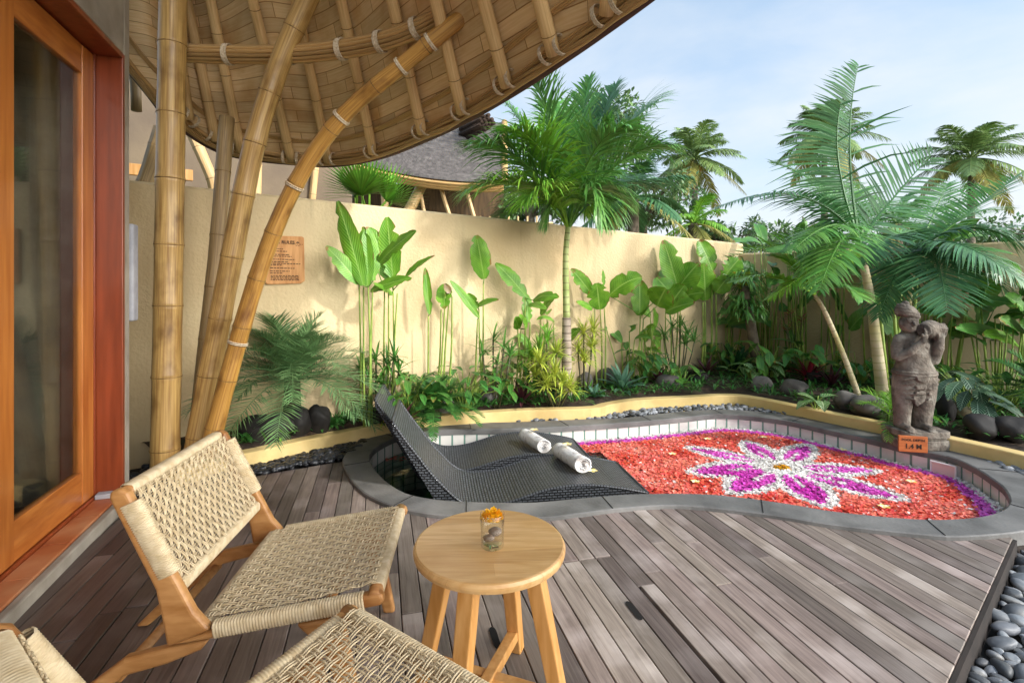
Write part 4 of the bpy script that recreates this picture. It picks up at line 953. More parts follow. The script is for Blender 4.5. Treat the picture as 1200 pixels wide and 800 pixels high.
for k in range(420):
    z = rr.uniform(0, 1); a = rr.uniform(0, 2 * PI); ro = .030 * math.sqrt(rr.random()); hh = .018 * (1 - (ro / .033) ** 2)
    p = GLc + V((math.cos(a) * ro * .95, math.sin(a) * ro * .95, .080 + hh * 1.5 * z)); d = V((math.cos(a) * (.4 + ro * 18), math.sin(a) * (.4 + ro * 18), rr.uniform(.2, 1.0)))
    blade(mg, p, d, rr.uniform(.008, .012), .0085, -.2, 2, .3, PR_BROAD, cross=3, curl=.3)
tag(mg.build('marigold', M['p_mari']), 'orange yellow marigold head floating in the glass tumbler', 'flower')

# ------------------------------------------------------------------ woven loungers in the pool
LA, LB_ = V((.9887, .1499, 0)).normalized(), V((-.1499, .9887, 0)).normalized()
PROF = [(0, .445), (.07, .340), (.149, .233), (.22, .135), (.30, .045), (.38, -.035), (.46, -.078), (.56, -.090), (.68, -.080), (.80, -.050), (.94, -.014), (1.09, .002), (1.24, -.004), (1.39, -.027), (1.5, -.050), (1.6, -.075)]
def lounger(A0, label):
    A0 = V(A0); t = thing('wave_lounger', label, 'lounger', V((A0.x, A0.y, -1.0)), 0, 'wave shaped loungers in the pool')
    pr = bez([V((a, 0, z)) for a, z in PROF], 4); W = .585
    L_ = [0]
    for a, b in zip(pr, pr[1:]): L_.append(L_[-1] + (b - a).length)
    def Q(p, b, dz=0): return A0 + LA * p.x + LB_ * b + V((0, 0, p.z + dz))
    mb = MB(); nb = 8; m = len(pr)
    mb.add([Q(p, .012 + (W - .024) * j / nb, .002 - .010 * math.sin(PI * j / nb) * (1 if .25 < p.x < 1.4 else .4)) for p in pr for j in range(nb + 1)], [(i * (nb + 1) + j, (i + 1) * (nb + 1) + j, (i + 1) * (nb + 1) + j + 1, i * (nb + 1) + j + 1) for i in range(m - 1) for j in range(nb)], [(W * j / nb, L_[i]) for i in range(m) for j in range(nb + 1)])
    mb.build('woven_top', M['rattan'], t, smooth=True)
    def under(p):
        x = p.x
        if x < .42: return max(-.6, .43 - .055 - x * 2.35) if x < .40 else -.6
        return -.6
    for b in (0, W):
        mb = MB(); us_ = []
        for i, p in enumerate(pr):
            zb = min(p.z - .02, .40 - p.x * 1.75 if p.x < .56 else -.58)
            us_.append(V((p.x, 0, zb)))
        mb.add([Q(p, b, -.004) for p in pr] + [Q(q, b) for q in us_], [(i, i + 1, m + i + 1, m + i) if b else (m + i, m + i + 1, i + 1, i) for i in range(m - 1)], [(p.x, p.z) for p in pr] + [(q.x, q.z) for q in us_])
        mb.build('woven_side', M['rattan_side'], t)
    mb = MB(); mb.add([Q(u_, b) for u_ in us_ for b in (0, W)], [(2 * i, 2 * i + 2, 2 * i + 3, 2 * i + 1) for i in range(m - 1)], [(L_[i], b) for i in range(m) for b in (0, W)]); mb.build('woven_back', M['rattan_side'], t)
    mb = MB(); e = [Q(pr[-1], 0), Q(pr[-1], W)]; mb.add([e[0] + V((0, 0, -.004)), e[1] + V((0, 0, -.004)), e[1] + V((0, 0, -.5)), e[0] + V((0, 0, -.5))], [(0, 3, 2, 1)], [(0, 0), (W, 0), (W, .5), (0, .5)]); mb.build('woven_end', M['rattan_side'], t)
    mb = MB()
    for b in (.003, W - .003): mb.tube([Q(p, b) for p in pr], .0085, 8)
    for p in (pr[0], pr[-1]): mb.tube([Q(p, b) for b in (.003, W / 2, W - .003)], .0085, 8)
    mb.build('rim', M['rattan'], t, smooth=True); return Q
Q1 = lounger((-.71, 3.035, 0), 'black woven wave lounger nearest the deck, in the left end of the pool')
o2 = V((-.71, 3.05, 0)) + LB_ * .60 - LA * .17
Q2 = lounger(o2, 'black woven wave lounger behind the nearer one, beside the far coping')
def prof_z(a):
    for (a0, z0), (a1, z1) in zip(PROF, PROF[1:]):
        if a0 <= a <= a1: return z0 + (z1 - z0) * (a - a0) / (a1 - a0)
    return PROF[-1][1]
def towel(label, c, ax, L_, rad, seed):
    t = thing('rolled_towel', label, 'towel', c, 0, 'rolled towels on the loungers'); rr = random.Random(seed); ax = V(ax).normalized(); sd = ax.cross(V((0, 0, 1))).normalized(); up = sd.cross(ax)
    prof = []; turns = 4.3; nn_ = 130
    for i in range(nn_ + 1):
        f = i / nn_; a = -2 * PI * turns * f - 1.0; r = rad * (.16 + .84 * f); prof.append((math.cos(a) * r, math.sin(a) * r * .94, a, r))
    ns = 16; vs, fs, uv = [], [], []
    for j in range(ns + 1):
        y = (j / ns - .5) * L_
        for i, (x, z, a, r) in enumerate(prof):
            nz = 1 + .05 * mnoise.noise(V((x * 22, z * 22, y * 14 + seed))); yy = y + .010 * mnoise.noise(V((i * .12, seed, 0))) * (1 if j in (0, ns) else 0) + (.012 * math.sin(i * .2) if j in (0, ns) else 0)
            vs.append(c + sd * x * nz + up * z * nz + ax * yy); uv.append((i / nn_, j / ns))
    m = nn_ + 1
    for j in range(ns):
        for i in range(nn_): fs.append((j * m + i, j * m + i + 1, (j + 1) * m + i + 1, (j + 1) * m + i))
    mb = MB(); mb.add(vs, fs, uv); o = mb.build('towel_roll', M['towel'], t, smooth=True); q = o.modifiers.new('thick', 'SOLIDIFY'); q.thickness = rad * .185; q.offset = -1
    return t
def on_lounger(Q, a, b, h): p = V((a, 0, prof_z(a))); return Q(p, b, h)
TD = (LB_ * -1 + LA * .28).normalized()
t1 = on_lounger(Q2, 1.18, .17, .060); t2 = on_lounger(Q1, 1.19, .36, .062)
towel('white rolled towel with faded pattern on the far lounger', t1, LB_ * -1 + LA * .30, .32, .060, 1)
towel('white rolled towel with faded pattern on the near lounger', t2, LB_ * -1 + LA * .24, .34, .064, 2)

# ------------------------------------------------------------------ frangipani blossoms and the petal carpet
def blossom(label, c, tilt=.3, az=0, s=1.0, grp='frangipani blossoms'):
    mb = MB()
    for k in range(5):
        a = az + 2 * PI * k / 5; blade(mb, V(c) + V((0, 0, .004)), dirv(a, .35), .036 * s, .026 * s, .35, 4, .12, lambda f: (.35 + .65 * math.sin(PI * min(1, .1 + f * .82))) if f < .97 else .3, cross=3)
    mb.add([V(c) + V((math.cos(a) * .007 * s, math.sin(a) * .007 * s, .008)) for a in [PI * k / 4 for k in range(8)]], [tuple(range(8))])
    o = mb.build('frangipani', M['frangi'], smooth=False); o.data.materials.append(M['p_yel']); o.data.polygons[-1].material_index = 1
    return tag(o, label, 'flower', grp)
blossom('frangipani blossom lying on top of the towel on the near lounger', t2 + V((-.02, .05, .064)), az=.3)
blossom('frangipani blossom stuck beside the front end of the near towel', on_lounger(Q1, 1.30, .22, .012), az=1)
blossom('frangipani blossom lying on top of the towel on the far lounger', t1 + V((.0, .04, .060)), az=.8)
for i, (px, py, lb) in enumerate(((829, 518, 'by the purple border at the far left'), (788, 536, 'left of the white flower tip'), (815, 569, 'between lounger foot and the lowest left petal'), (895, 516, 'above the top petals of the flower'), (988, 531, 'right of the upper right petal, near the border'), (1068, 569, 'in the open red area right of the flower'), (1036, 599, 'at the front edge of the pool beside the coping'))):
    blossom('pale frangipani on red petals ' + lb, G(px, py, WZ) + V((0, 0, .022)), az=i * 1.3, s=.95)
PC = G(915, 549, WZ).xy
TIPS = [((800, 525), .10), ((803, 556), .12), ((852, 581), .115), ((972, 599), .120), ((1070, 590), .115), ((1034, 554), .10), ((950, 522), .10), ((872, 517), .10)]
tips = [(G(x, y, WZ).xy, w_ * 1.48) for (x, y), w_ in TIPS]
inner_pts = [(q.x, q.y) for q in inner]
LOUNGE = [[Q1(V((1.6, 0, 0)), 0).xy, Q1(V((.0, 0, 0)), 0).xy, Q1(V((0, 0, 0)), .62).xy, Q1(V((1.6, 0, 0)), .62).xy], [Q2(V((1.6, 0, 0)), -.05).xy, Q2(V((0, 0, 0)), -.05).xy, Q2(V((0, 0, 0)), .585).xy, Q2(V((1.6, 0, 0)), .585).xy]]
WEST = [Q1(V((1.6, 0, 0)), 0).xy, Q1(V((1.6, 0, 0)), .6).xy, Q2(V((1.6, 0, 0)), .6).xy]
def edge_dist(p): return min((p - q).length for q in inner)
def colour_at(p):
    d = p - PC
    if d.length < .06: return 'p_yel'
    bestw = None
    for tp, wd in tips:
        ax = tp - PC; L_ = ax.length; ax = ax / L_; t = d.dot(ax) / L_; s = abs(d.x * ax.y - d.y * ax.x)
        if 0 < t < 1:
            W = wd * math.sin(PI * t ** 1.08) ** .62 * (1.0 if t > .3 else .55 + 1.5 * t)
            if s < W:
                inn = W - .072
                if .24 < t < .90 and s < inn and not (t < .55 and s < .016): return 'p_mag'
                bestw = 'p_white'
    if bestw: return bestw
    if d.length < .23: return 'p_white'
    e = edge_dist(p); back = p.y > 3.15 or p.x > 2.2
    if back and p.y > 2.75:
        if e < .055: return 'p_white'
        if e < .135: return 'p_mag'
    if not back and p.x > 2.0 and e < .10: return 'p_mag'
    return 'p_red'
pet = {k: MB() for k in ('p_red', 'p_mag', 'p_white', 'p_yel')}; rr = random.Random(12)
nP = 0
cl_ = V(((WEST[0].x + WEST[1].x) / 2, 0))
while nP < 46000:
    x, y = rr.uniform(.2, 3.3), rr.uniform(2.5, 5.0); p = V((x, y))
    if not inside(inner_pts, x, y) or any(inside(L_, x, y) for L_ in LOUNGE): continue
    if (p - Q1(V((1.6, 0, 0)), 0).xy).dot(LA.xy) < 0 and y < 4.2: continue
    if x < .55 and y > 4.6: continue
    c = colour_at(p + V((rr.gauss(0, .008), rr.gauss(0, .008)))); nP += 1
    if c == 'p_red' and rr.random() < .05: c = 'p_white'
    s = rr.uniform(.007, .0125) * (1.12 if c == 'p_red' else .95); a = rr.uniform(0, 6.3); ti_ = rr.gauss(0, .28); b = V((x, y, WZ + rr.uniform(.002, .018)))
    mtx = Matrix.Rotation(a, 3, 'Z') @ Matrix.Rotation(ti_, 3, 'X') @ Matrix.Rotation(rr.gauss(0, .25), 3, 'Y'); cu_ = rr.uniform(.0, .35) * s
    pts = [V((-s, -s * .55, cu_)), V((0, -s * .8, 0)), V((s, -s * .5, cu_)), V((s, s * .5, cu_)), V((0, s * .8, 0)), V((-s, s * .55, cu_))]
    pet[c].add([b + mtx @ q for q in pts], [(0, 1, 4, 5), (1, 2, 3, 4)])
for k, nm, lb in (('p_red', 'red_petals', 'carpet of red orange petals floating on the pool'), ('p_mag', 'purple_petals', 'purple petals filling the flower and the pool border'), ('p_white', 'white_petals', 'white petals outlining the big flower and the pool edge'), ('p_yel', 'yellow_petals', 'yellow petals at the centre of the big flower')):
    tag(pet[k].build(nm, M[k]), lb, None, kind='stuff')
# a few pink petals drifted under the lounger back
mb = MB()
for k in range(26):
    p = G(rr.uniform(452, 480), rr.uniform(532, 540), WZ); a = rr.uniform(0, 6); s = .014
    mb.add([p + V((math.cos(a + q) * s, math.sin(a + q) * s, .004)) for q in (0, 1.4, 3.1, 4.6)], [(0, 1, 2, 3)])
tag(mb.build('red_petals', M['p_red']), 'few red petals drifting on the dark water behind the lounger', None, kind='stuff')

# ------------------------------------------------------------------ signs
def text_mesh(s, size, m, parent, loc, rot, name='lettering', bold=0.0):
    cu = bpy.data.curves.new(name, 'FONT'); cu.body = s; cu.size = size; cu.align_x = 'CENTER'; cu.align_y = 'CENTER'; cu.extrude = .0006; cu.offset = bold; cu.resolution_u = 3
    o = bpy.data.objects.new('tmp', cu); COL.objects.link(o); dg = bpy.context.evaluated_depsgraph_get(); me = bpy.data.meshes.new_from_object(o.evaluated_get(dg)); bpy.data.objects.remove(o)
    q = bpy.data.objects.new(name, me); me.materials.clear(); me.materials.append(m); COL.objects.link(q); q.location = loc; q.rotation_euler = rot; q.parent = parent; return q
# rules board on the wall
c = P(334, 305, wall_depth(334) - .0); nW = V((dW.y, -dW.x, 0)); c = c + nW * .018
rb = thing('rules_board', 'wooden notice board with dark writing fixed to the yellow wall', 'sign', c, math.atan2(dW.y, dW.x))
mb = MB(); w_, h_ = .145, .195
mb.prism([(-w_ + .012, -h_), (w_ - .03, -h_ + .008), (w_, -h_ + .03), (w_ - .006, h_ - .01), (w_ - .02, h_), (-w_ + .01, h_ - .004), (-w_, h_ - .02), (-w_ - .003, -h_ + .02)], -.012, .014, lambda x, y, z: V((x, -z, y)))
mb.build('board', M['signwood'], rb, bevel=.003, local=True)
text_mesh('POOL RULES', .036, M['ink'], rb, (-.035, -.0155, .142), (PI / 2, 0, 0), bold=.0008)
mb = MB(); rr = random.Random(2)
def dash(x0, x1, z, hh):
    x = x0
    while x < x1:
        w2 = rr.uniform(.008, .026); mb.add([(x, -.0156, z), (min(x + w2, x1), -.0156, z), (min(x + w2, x1), -.0156, z + hh), (x, -.0156, z + hh)], [(0, 1, 2, 3)]); x += w2 + .005
for i, (z, x1) in enumerate(((.085, -.02), (.066, .01), (.040, .03), (.026, .045), (.002, .07), (-.018, .02), (-.032, .11), (-.044, -.03), (-.068, .07), (-.092, .03), (-.108, -.02))): dash(-.115, x1, z, .0065)
for z in (-.128, -.139, -.150, -.161): dash(-.11, .10, z, .006)
dash(.05, .13, .128, .004); dash(.075, .11, .117, .003)
for k in range(5): mb.add([(.09 + (k - 2) * .006 - .003, -.0156, .14), (.09 + (k - 2) * .006 + .003, -.0156, .14), (.09 + (k - 2) * .003, -.0156, .158 - abs(k - 2) * .004)], [(0, 1, 2)])
mb.build('writing', M['ink'], rb, local=True)

# ------------------------------------------------------------------ stone statue
SB = G(1078, 521, .075); SB = V((SB.x + .085, SB.y + .16, .022)); s_ = SB.y / F
stt = thing('stone_statue', 'weathered grey stone statue of a figure shouldering a water jar', 'statue', SB, 0)
pl = MB()
def rbox(mb, w, d, z0, z1, bulge=0.0):
    prof = 8; pts = []
    for z, k in ((z0, 1), (z0 + (z1 - z0) * .5, 1 + bulge), (z1, 1)): pts.append((z, k))
    vs, fs = [], []; m = 32
    for z, k in pts:
        for i in range(m):
            t = 2 * PI * i / m; cx, cy = math.cos(t), math.sin(t); e = .38; vs.append(SB + V((w / 2 * k * math.copysign(abs(cx) ** e, cx), d / 2 * k * math.copysign(abs(cy) ** e, cy), z)))
    for a in range(len(pts) - 1):
        for i in range(m): fs.append((a * m + i, a * m + (i + 1) % m, (a + 1) * m + (i + 1) % m, (a + 1) * m + i))
    fs += [tuple(range(m - 1, -1, -1)), tuple(range((len(pts) - 1) * m, len(pts) * m))]; mb.add(vs, fs)
rbox(pl, .355, .30, 0, .075, .03); rbox(pl, .335, .285, .076, .092); rbox(pl, .365, .31, .093, .140)
pl.build('plinth', M['lava'], stt, bevel=.006)
KX = SB.y / F / 4.21; Z0 = .137
def SP(cx, cz, y=0): return SB + V(((cx - 165) * KX * .95, y, Z0 + (672 - cz) * KX))
fg = MB()
def cap(pts, rad, n_=14):
    "tapered limb with rounded ends"
    pts = [V(p) for p in pts]; P_, R_ = [], []; d = (pts[1] - pts[0]).normalized(); e = (pts[-1] - pts[-2]).normalized()
    for k in (0, .5, .86): P_.append(pts[0] - d * rad[0] * (1 - k) * .95); R_.append(max(.002, rad[0] * math.sqrt(1 - (1 - k) ** 2)))
    P_ += pts; R_ += list(rad)
    for k in (.86, .5, .0): P_.append(pts[-1] + e * rad[-1] * (1 - k) * .95); R_.append(max(.002, rad[-1] * math.sqrt(1 - (1 - k) ** 2)))
    fg.tube(P_, R_, n_)
r = KX
# legs under the sarong, trunk, shoulders
fg.lathe([(.001, 0)], SB, 3) if 0 else None
def stack(rows, n_=28):
    vs, fs = [], []
    for cx, cz, hw, hd, y in rows:
        for i in range(n_): t = 2 * PI * i / n_; vs.append(SP(cx + hw * math.cos(t), cz, y - hd * math.sin(t) * r))
    for a in range(len(rows) - 1):
        for i in range(n_): fs.append((a * n_ + i, a * n_ + (i + 1) % n_, (a + 1) * n_ + (i + 1) % n_, (a + 1) * n_ + i))
    fs += [tuple(range(n_ - 1, -1, -1)), tuple(range((len(rows) - 1) * n_, len(rows) * n_))]; fg.add([v for v in vs], fs)
stack([(100, 668, 34, 38, 0), (100, 600, 37, 40, 0), (103, 520, 42, 52, 0), (115, 440, 52, 62, 0), (125, 400, 56, 62, 0)])
stack([(200, 668, 44, 42, 0), (202, 600, 48, 46, 0), (205, 520, 56, 58, 0), (205, 440, 62, 66, 0), (195, 395, 62, 62, 0)])
stack([(163, 520, 85, 44, .01), (165, 470, 98, 66, 0), (168, 420, 103, 72, 0), (165, 385, 97, 68, 0), (160, 350, 80, 62, 0), (155, 300, 76, 62, 0), (152, 255, 84, 58, .0), (150, 225, 78, 48, 0), (145, 205, 45, 38, 0), (138, 188, 27, 28, 0)])
for z, k in ((392, 102), (404, 104)): fg.tube([SP(165 + k * math.cos(t), z + 3 * math.sin(t), -k * .70 * r * math.sin(t)) for t in [2 * PI * i / 40 for i in range(41)]], .0075, 8, False)
# apron cloth with bands, hanging triangle
fg.prism([(115, 410), (182, 400), (176, 430), (150, 440), (122, 428)], 0, 1, lambda x, z, q: SP(x, z, -.100 - .018 * q))
fg.prism([(118, 455), (168, 452), (168, 470), (118, 472)], 0, 1, lambda x, z, q: SP(x, z, -.098 - .014 * q))
fg.prism([(118, 482), (168, 480), (168, 496), (118, 498)], 0, 1, lambda x, z, q: SP(x, z, -.096 - .014 * q))
fg.prism([(110, 505), (175, 500), (168, 530), (128, 555), (112, 530)], 0, 1, lambda x, z, q: SP(x, z, -.075 - .022 * q))
for k in range(5): cap([SP(70 + k * 4, 430 + k * 22, -.07), SP(110 + 2 * k, 418 + k * 26, -.102)], [.006, .006], 6); cap([SP(255 - k * 5, 430 + k * 22, -.07), SP(190 - 2 * k, 418 + k * 26, -.102)], [.006, .006], 6)
# feet with toes
for fx in (92, 196):
    cap([SP(fx, 662, -.03), SP(fx - 6, 664, -.115)], [.036, .026])
    for k in range(5): cap([SP(fx - 6 - 15 + k * 8, 668, -.115), SP(fx - 8 - 17 + k * 9, 669, -.150 + abs(k - 1) * .005)], [.010, .008], 8)
# left arm (viewer's left), folded up to the chin
cap([SP(86, 235, -.01), SP(62, 275, -.02), SP(55, 318, -.035)], [.046, .040, .036])
cap([SP(55, 320, -.04), SP(95, 290, -.095), SP(138, 240, -.125)], [.034, .030, .021])
cap([SP(138, 240, -.128), SP(148, 215, -.135)], [.022, .020])
for k in range(4): cap([SP(142 + k * 5, 218 - k, -.138 + .004 * k), SP(146 + k * 5, 196 - k * 3, -.142 + .006 * k), SP(147 + k * 5, 180, -.128 + .004 * k)], [.0095, .0085, .007], 8)
cap([SP(136, 226, -.138), SP(130, 205, -.142)], [.010, .008], 8)
# right arm raised to the jar, thick forearm
cap([SP(215, 240, .0), SP(240, 290, .0), SP(243, 335, -.02)], [.048, .046, .045])
cap([SP(243, 335, -.03), SP(246, 270, -.07), SP(250, 215, -.085)], [.047, .043, .030])
for k in range(4): cap([SP(234 + k * 11, 215, -.095), SP(236 + k * 11, 180, -.110), SP(240 + k * 10, 158, -.085)], [.012, .011, .009], 8)
cap([SP(232, 222, -.10), SP(222, 200, -.115)], [.012, .010], 8)
# breast line, jar
cap([SP(120, 262, -.062), SP(124, 270, -.066)], [.030, .030]); cap([SP(188, 262, -.062), SP(184, 270, -.066)], [.030, .030])
ax0, ax1 = SP(150, 186, -.115), SP(285, 188, .02); jd = (ax1 - ax0)
jar = []
for f, rd in ((0, .030), (.005, .044), (.05, .050), (.11, .040), (.2, .054), (.4, .068), (.6, .072), (.8, .064), (.93, .046), (1, .02)): jar.append((ax0 + jd * f, rd))
fg.tube([p for p, _ in jar], [q for _, q in jar], 24)
# neck, head, turban
cap([SP(138, 215, 0), SP(122, 180, -.02)], [.038, .034])
hd = SP(116, 152, -.035); hm_ = Matrix.Rotation(.18, 3, 'Y') @ Matrix.Rotation(.15, 3, 'X')
fg.blob(hd, (.062, .064, .078), 3, 0, 1, 0, hm_)
fg.blob(hd + V((-.004, -.03, -.045)), (.034, .032, .030), 3, 0)                                    # jaw
cap([hd + V((-.010, -.058, .012)), hd + V((-.013, -.074, -.014))], [.008, .013], 10)               # nose
for q in (-1, 1):
    fg.blob(hd + V((-.010 + q * .024, -.052, .010)), (.014, .009, .007), 2, 0)                      # eyelids
    cap([hd + V((-.010 + q * .010, -.060, .024)), hd + V((-.010 + q * .040, -.048, .024))], [.005, .004], 8)   # brows
    fg.blob(hd + V((q * .062, .0, -.008)), (.010, .018, .026), 2, 0)                                # ears
cap([hd + V((-.026, -.060, -.033)), hd + V((.004, -.061, -.034))], [.0065, .0065], 8)
cap([hd + V((-.022, -.059, -.044)), hd + V((.001, -.059, -.045))], [.007, .007], 8)
tn = SP(118, 118, -.02)
for k, (dz, rd, tr) in enumerate(((0, .066, .016), (.020, .064, .017), (.040, .056, .017), (.058, .042, .018))):
    cc = tn + V((-.004 * k, 0, dz)); fg.tube([cc + V((rd * math.cos(t), rd * math.sin(t), -.016 * math.cos(t) + .004 * math.sin(6 * t))) for t in [2 * PI * i / 28 for i in range(29)]], tr, 10, False)
fg.blob(tn + V((-.004, 0, .03)), (.062, .062, .050), 3, 0); fg.blob(tn + V((-.014, 0, .088)), (.026, .026, .024), 3, 0)
fo = fg.build('figure', M['lava'], stt, smooth=True)
q = fo.modifiers.new('fuse', 'REMESH'); q.mode = 'VOXEL'; q.voxel_size = .0046; q.use_smooth_shade = True
q = fo.modifiers.new('soften', 'SMOOTH'); q.factor = .5; q.iterations = 2
# depth sign leaning on the plinth
sgc = G(1063, 521, ZC); sgc = V((SB.x - .150, SB.y - .175, ZC + .002))
sg = thing('depth_sign', 'small orange wooden sign reading pool depth before the statue', 'sign', sgc, math.radians(-14))
mb = MB(); mb.box((0, 0, .062), (.185, .016, .118)); mb.build('board', M['signorange'], sg, bevel=.003, local=True)
text_mesh('POOL DEPTH', .025, M['ink'], sg, (0, -.0092, .092), (PI / 2, 0, 0), bold=.0005)
text_mesh('1.4 M', .048, M['ink'], sg, (0, -.0092, .045), (PI / 2, 0, 0), bold=.0012)

# ------------------------------------------------------------------ plants with broad leaves (heliconias)
def heli(name, label, px, delta, leaves, stems, m='heli', cat='plant', sm_='stalk', rad=.009):
    d = wall_depth(px) - delta; root = P(px, 400, d).xy.to_3d() + V((0, 0, SOIL)); t = thing(name, label, cat, root); rr = random.Random(px)
    sms = []
    for x0, x1, y1 in stems:
        a = P(x0, 400, d + rr.uniform(-.05, .05)); a.z = SOIL - .03; b = P(x1, y1, d + rr.uniform(-.03, .03)); sms.append((a, b))
        mb = MB(); mb.tube(bez([a, a.lerp(b, .5) + V((rr.uniform(-.02, .02), 0, 0)), b], 4), [rad * (1.25 - .6 * i / 8) for i in range(9)], 7); mb.build('stem', M[sm_], t, smooth=True)
    for b, tp, w_, dt, *ex in leaves:
        mb = MB(); B = leaf_px(mb, b, tp, w_, d + rr.uniform(-.06, .04), dt, ex[0] if ex else .08, rr=rr)
        if sms:
            near = min(sms, key=lambda s: (s[1] - B).length)[1]
            if (near - B).length < .45 and (near - B).length > .015: mb.tube([near, near.lerp(B, .5) + V((0, 0, .0)), B], [.006, .005, .004], 5)
        mb.build('leaf', M[ex[1] if len(ex) > 1 else m], t, smooth=True)
    return t
def c5(x, y): return (250 + x / 2.667, 220 + y / 2.667)
def c6(x, y): return (600 + x / 3.556, 250 + y / 3.556)
def c7(x, y): return (840 + x / 2.963, 250 + y / 2.963)
heli('heliconia', 'tall bright green heliconia with upright leaves, right of the rules board', 424, .26,
     [(c5(468, 305), c5(388, 42), 24, .02), (c5(455, 300), c5(352, 183), 19, -.12), (c5(482, 305), c5(468, 122), 20, .06), (c5(500, 290), c5(482, 122), 22, .05)],
     [(422, *c5(456, 310)), (427, *c5(470, 310)), (432, *c5(484, 310)), (436, *c5(498, 320))])
heli('heliconia', 'broad leaved heliconia standing close behind the pair of thin stems', 456, .24,
     [(c5(562, 292), c5(543, 92), 27, .08), (c5(510, 245), c5(634, 134), 18, -.2), (c5(602, 276), c5(692, 212), 11, -.1), (c5(492, 322), c5(620, 284), 17, -.15), (c5(556, 292), c5(488, 125), 25, .0), (c5(560, 330), c5(500, 300), 16, -.2)],
     [(450, *c5(535, 320)), (454, *c5(548, 320)), (458, *c5(562, 320)), (462, *c5(575, 330))])
heli('young_heliconia', 'single rolled green leaf on a thin stalk before the wall', 500, .2, [(c5(676, 395), c5(662, 250), 10, .0)], [(501, *c5(672, 400))])
heli('young_heliconia', 'heliconia shoots with one drooping leaf and a withered brown tip', 520, .2, [(c5(722, 300), c5(722, 378), 19, -.1, .02), (c5(740, 330), c5(722, 300), 8, 0, .05, 'dry')], [(510, *c5(712, 380)), (515, *c5(726, 330)), (519, *c5(738, 330)), (523, *c5(746, 340))])
heli('heliconia', 'slim heliconia with one tall pointed leaf high on the wall', 562, .24, [(c5(846, 285), c5(822, 148), 24, .05), (c5(830, 405), c5(740, 290), 10, -.1), (c5(822, 372), c5(892, 350), 11, -.15), (c5(828, 375), c5(795, 330), 10, .0)],
     [(563, *c5(844, 300)), (568, *c5(830, 380)), (557, *c5(826, 410))])
heli('heliconia', 'heliconia with a slanting leaf beside the yellow green dracaenas', 612, .24, [(c5(975, 338), c5(882, 236), 19, .0), (c5(985, 420), c5(976, 325), 14, .05), (c5(955, 440), c5(942, 405), 14, -.1), (c6(88, 362), c6(195, 350), 15, -.2, .2), (c6(70, 380), c6(140, 400), 14, -.3, .1), (c6(60, 480), c6(30, 430), 14, -.3, .1)],
     [(612, *c5(975, 345)), (617, *c5(990, 420)), (605, *c5(962, 440)), (609, *c5(950, 430))])
heli('heliconia', 'heliconia with one broad upright leaf right of the palm trunk', 704, .3, [(c6(330, 335), c6(245, 232), 17, .0), (c6(365, 400), c6(352, 290), 26, -.1), (c6(382, 300), c6(378, 234), 6, .0), (c6(335, 395), c6(268, 372), 13, -.2)],
     [(705, *c6(368, 400)), (709, *c6(380, 310)), (700, *c6(345, 390))])
heli('heliconia', 'heliconia with a large folded leaf bending over in mid bed', 750, .3, [(c6(405, 342), c6(542, 268), 26, -.1, .22), (c6(532, 425), c6(532, 275), 22, .0), (c6(600, 475), c6(588, 405), 24, -.2), (c6(605, 385), c6(642, 312), 32, -.25), (c6(648, 320), c6(600, 268), 26, .1)],
     [(750, *c6(535, 420)), (756, *c6(560, 470)), (760, *c6(590, 470)), (753, *c6(548, 440))])
heli('heliconia', 'dense heliconia clump with wide spreading leaves at mid wall', 792, .28, [(c6(690, 312), c6(630, 112), 26, .0), (c6(690, 312), c6(778, 208), 30, -.1), (c6(640, 408), c6(762, 372), 22, -.25), (c6(720, 345), c6(800, 330), 18, -.2), (c6(660, 380), c6(720, 300), 28, -.1), (c6(650, 300), c6(640, 230), 24, .1)],
     [(786, *c6(660, 400)), (790, *c6(690, 330)), (795, *c6(700, 345)), (781, *c6(640, 400))])
heli('heliconia', 'heliconia with one huge hanging pale leaf near the wall corner', 834, .28, [(c6(805, 362), c6(798, 205), 28, -.1), (c6(835, 240), c6(778, 112), 24, .0), (c6(882, 268), c6(952, 185), 24, .0), (c6(850, 330), c6(905, 262), 22, -.1)],
     [(826, *c6(805, 370)), (832, *c6(830, 330)), (838, *c6(850, 330)), (822, *c6(795, 370)), (835, *c6(835, 250))], rad=.013)
heli('heliconia', 'dark green heliconia standing left of the slanting pale palm trunk', 930, .35, [(c7(318, 285), c7(325, 190), 18, 0), (c7(455, 335), c7(395, 270), 26, 0), (c7(475, 375), c7(415, 285), 24, 0), (c7(505, 405), c7(425, 325), 24, -.1), (c7(270, 440), c7(230, 395), 22, -.1), (c7(440, 460), c7(400, 390), 22, -.1)],
     [(962, *c7(365, 320)), (967, *c7(392, 300)), (975, *c7(430, 340)), (934, *c7(275, 410)), (984, *c7(470, 380))], 'heli_dark')
heli('heliconia', 'large leaved heliconia behind the statue with round dark leaves', 1110, .5, [(c7(720, 318), c7(805, 252), 30, 0), (c7(962, 335), c7(832, 175), 38, .0), (c7(640, 420), c7(560, 370), 26, 0), (c7(910, 395), c7(908, 262), 34, -.1), (c7(1012, 442), c7(828, 398), 20, -.3)],
     [(1110, *c7(820, 340)), (1118, *c7(870, 330)), (1158, *c7(930, 400)), (1165, *c7(950, 440)), (1090, *c7(700, 330))], 'heli_dark')
heli('heliconia', 'heliconia at the right frame edge with leaves near the wall', 1185, .5, [(c7(1062, 330), c7(1000, 285), 24, 0), (c7(1070, 405), c7(982, 370), 22, -.1), (c7(1120, 420), c7(1050, 380), 26, -.1), (c7(1140, 330), c7(1120, 220), 30, 0), (c7(1090, 330), c7(1040, 240), 26, 0)],
     [(1172, *c7(1010, 400)), (1180, *c7(1030, 400)), (1190, *c7(1060, 400)), (1205, *c7(1110, 400))], 'broad')

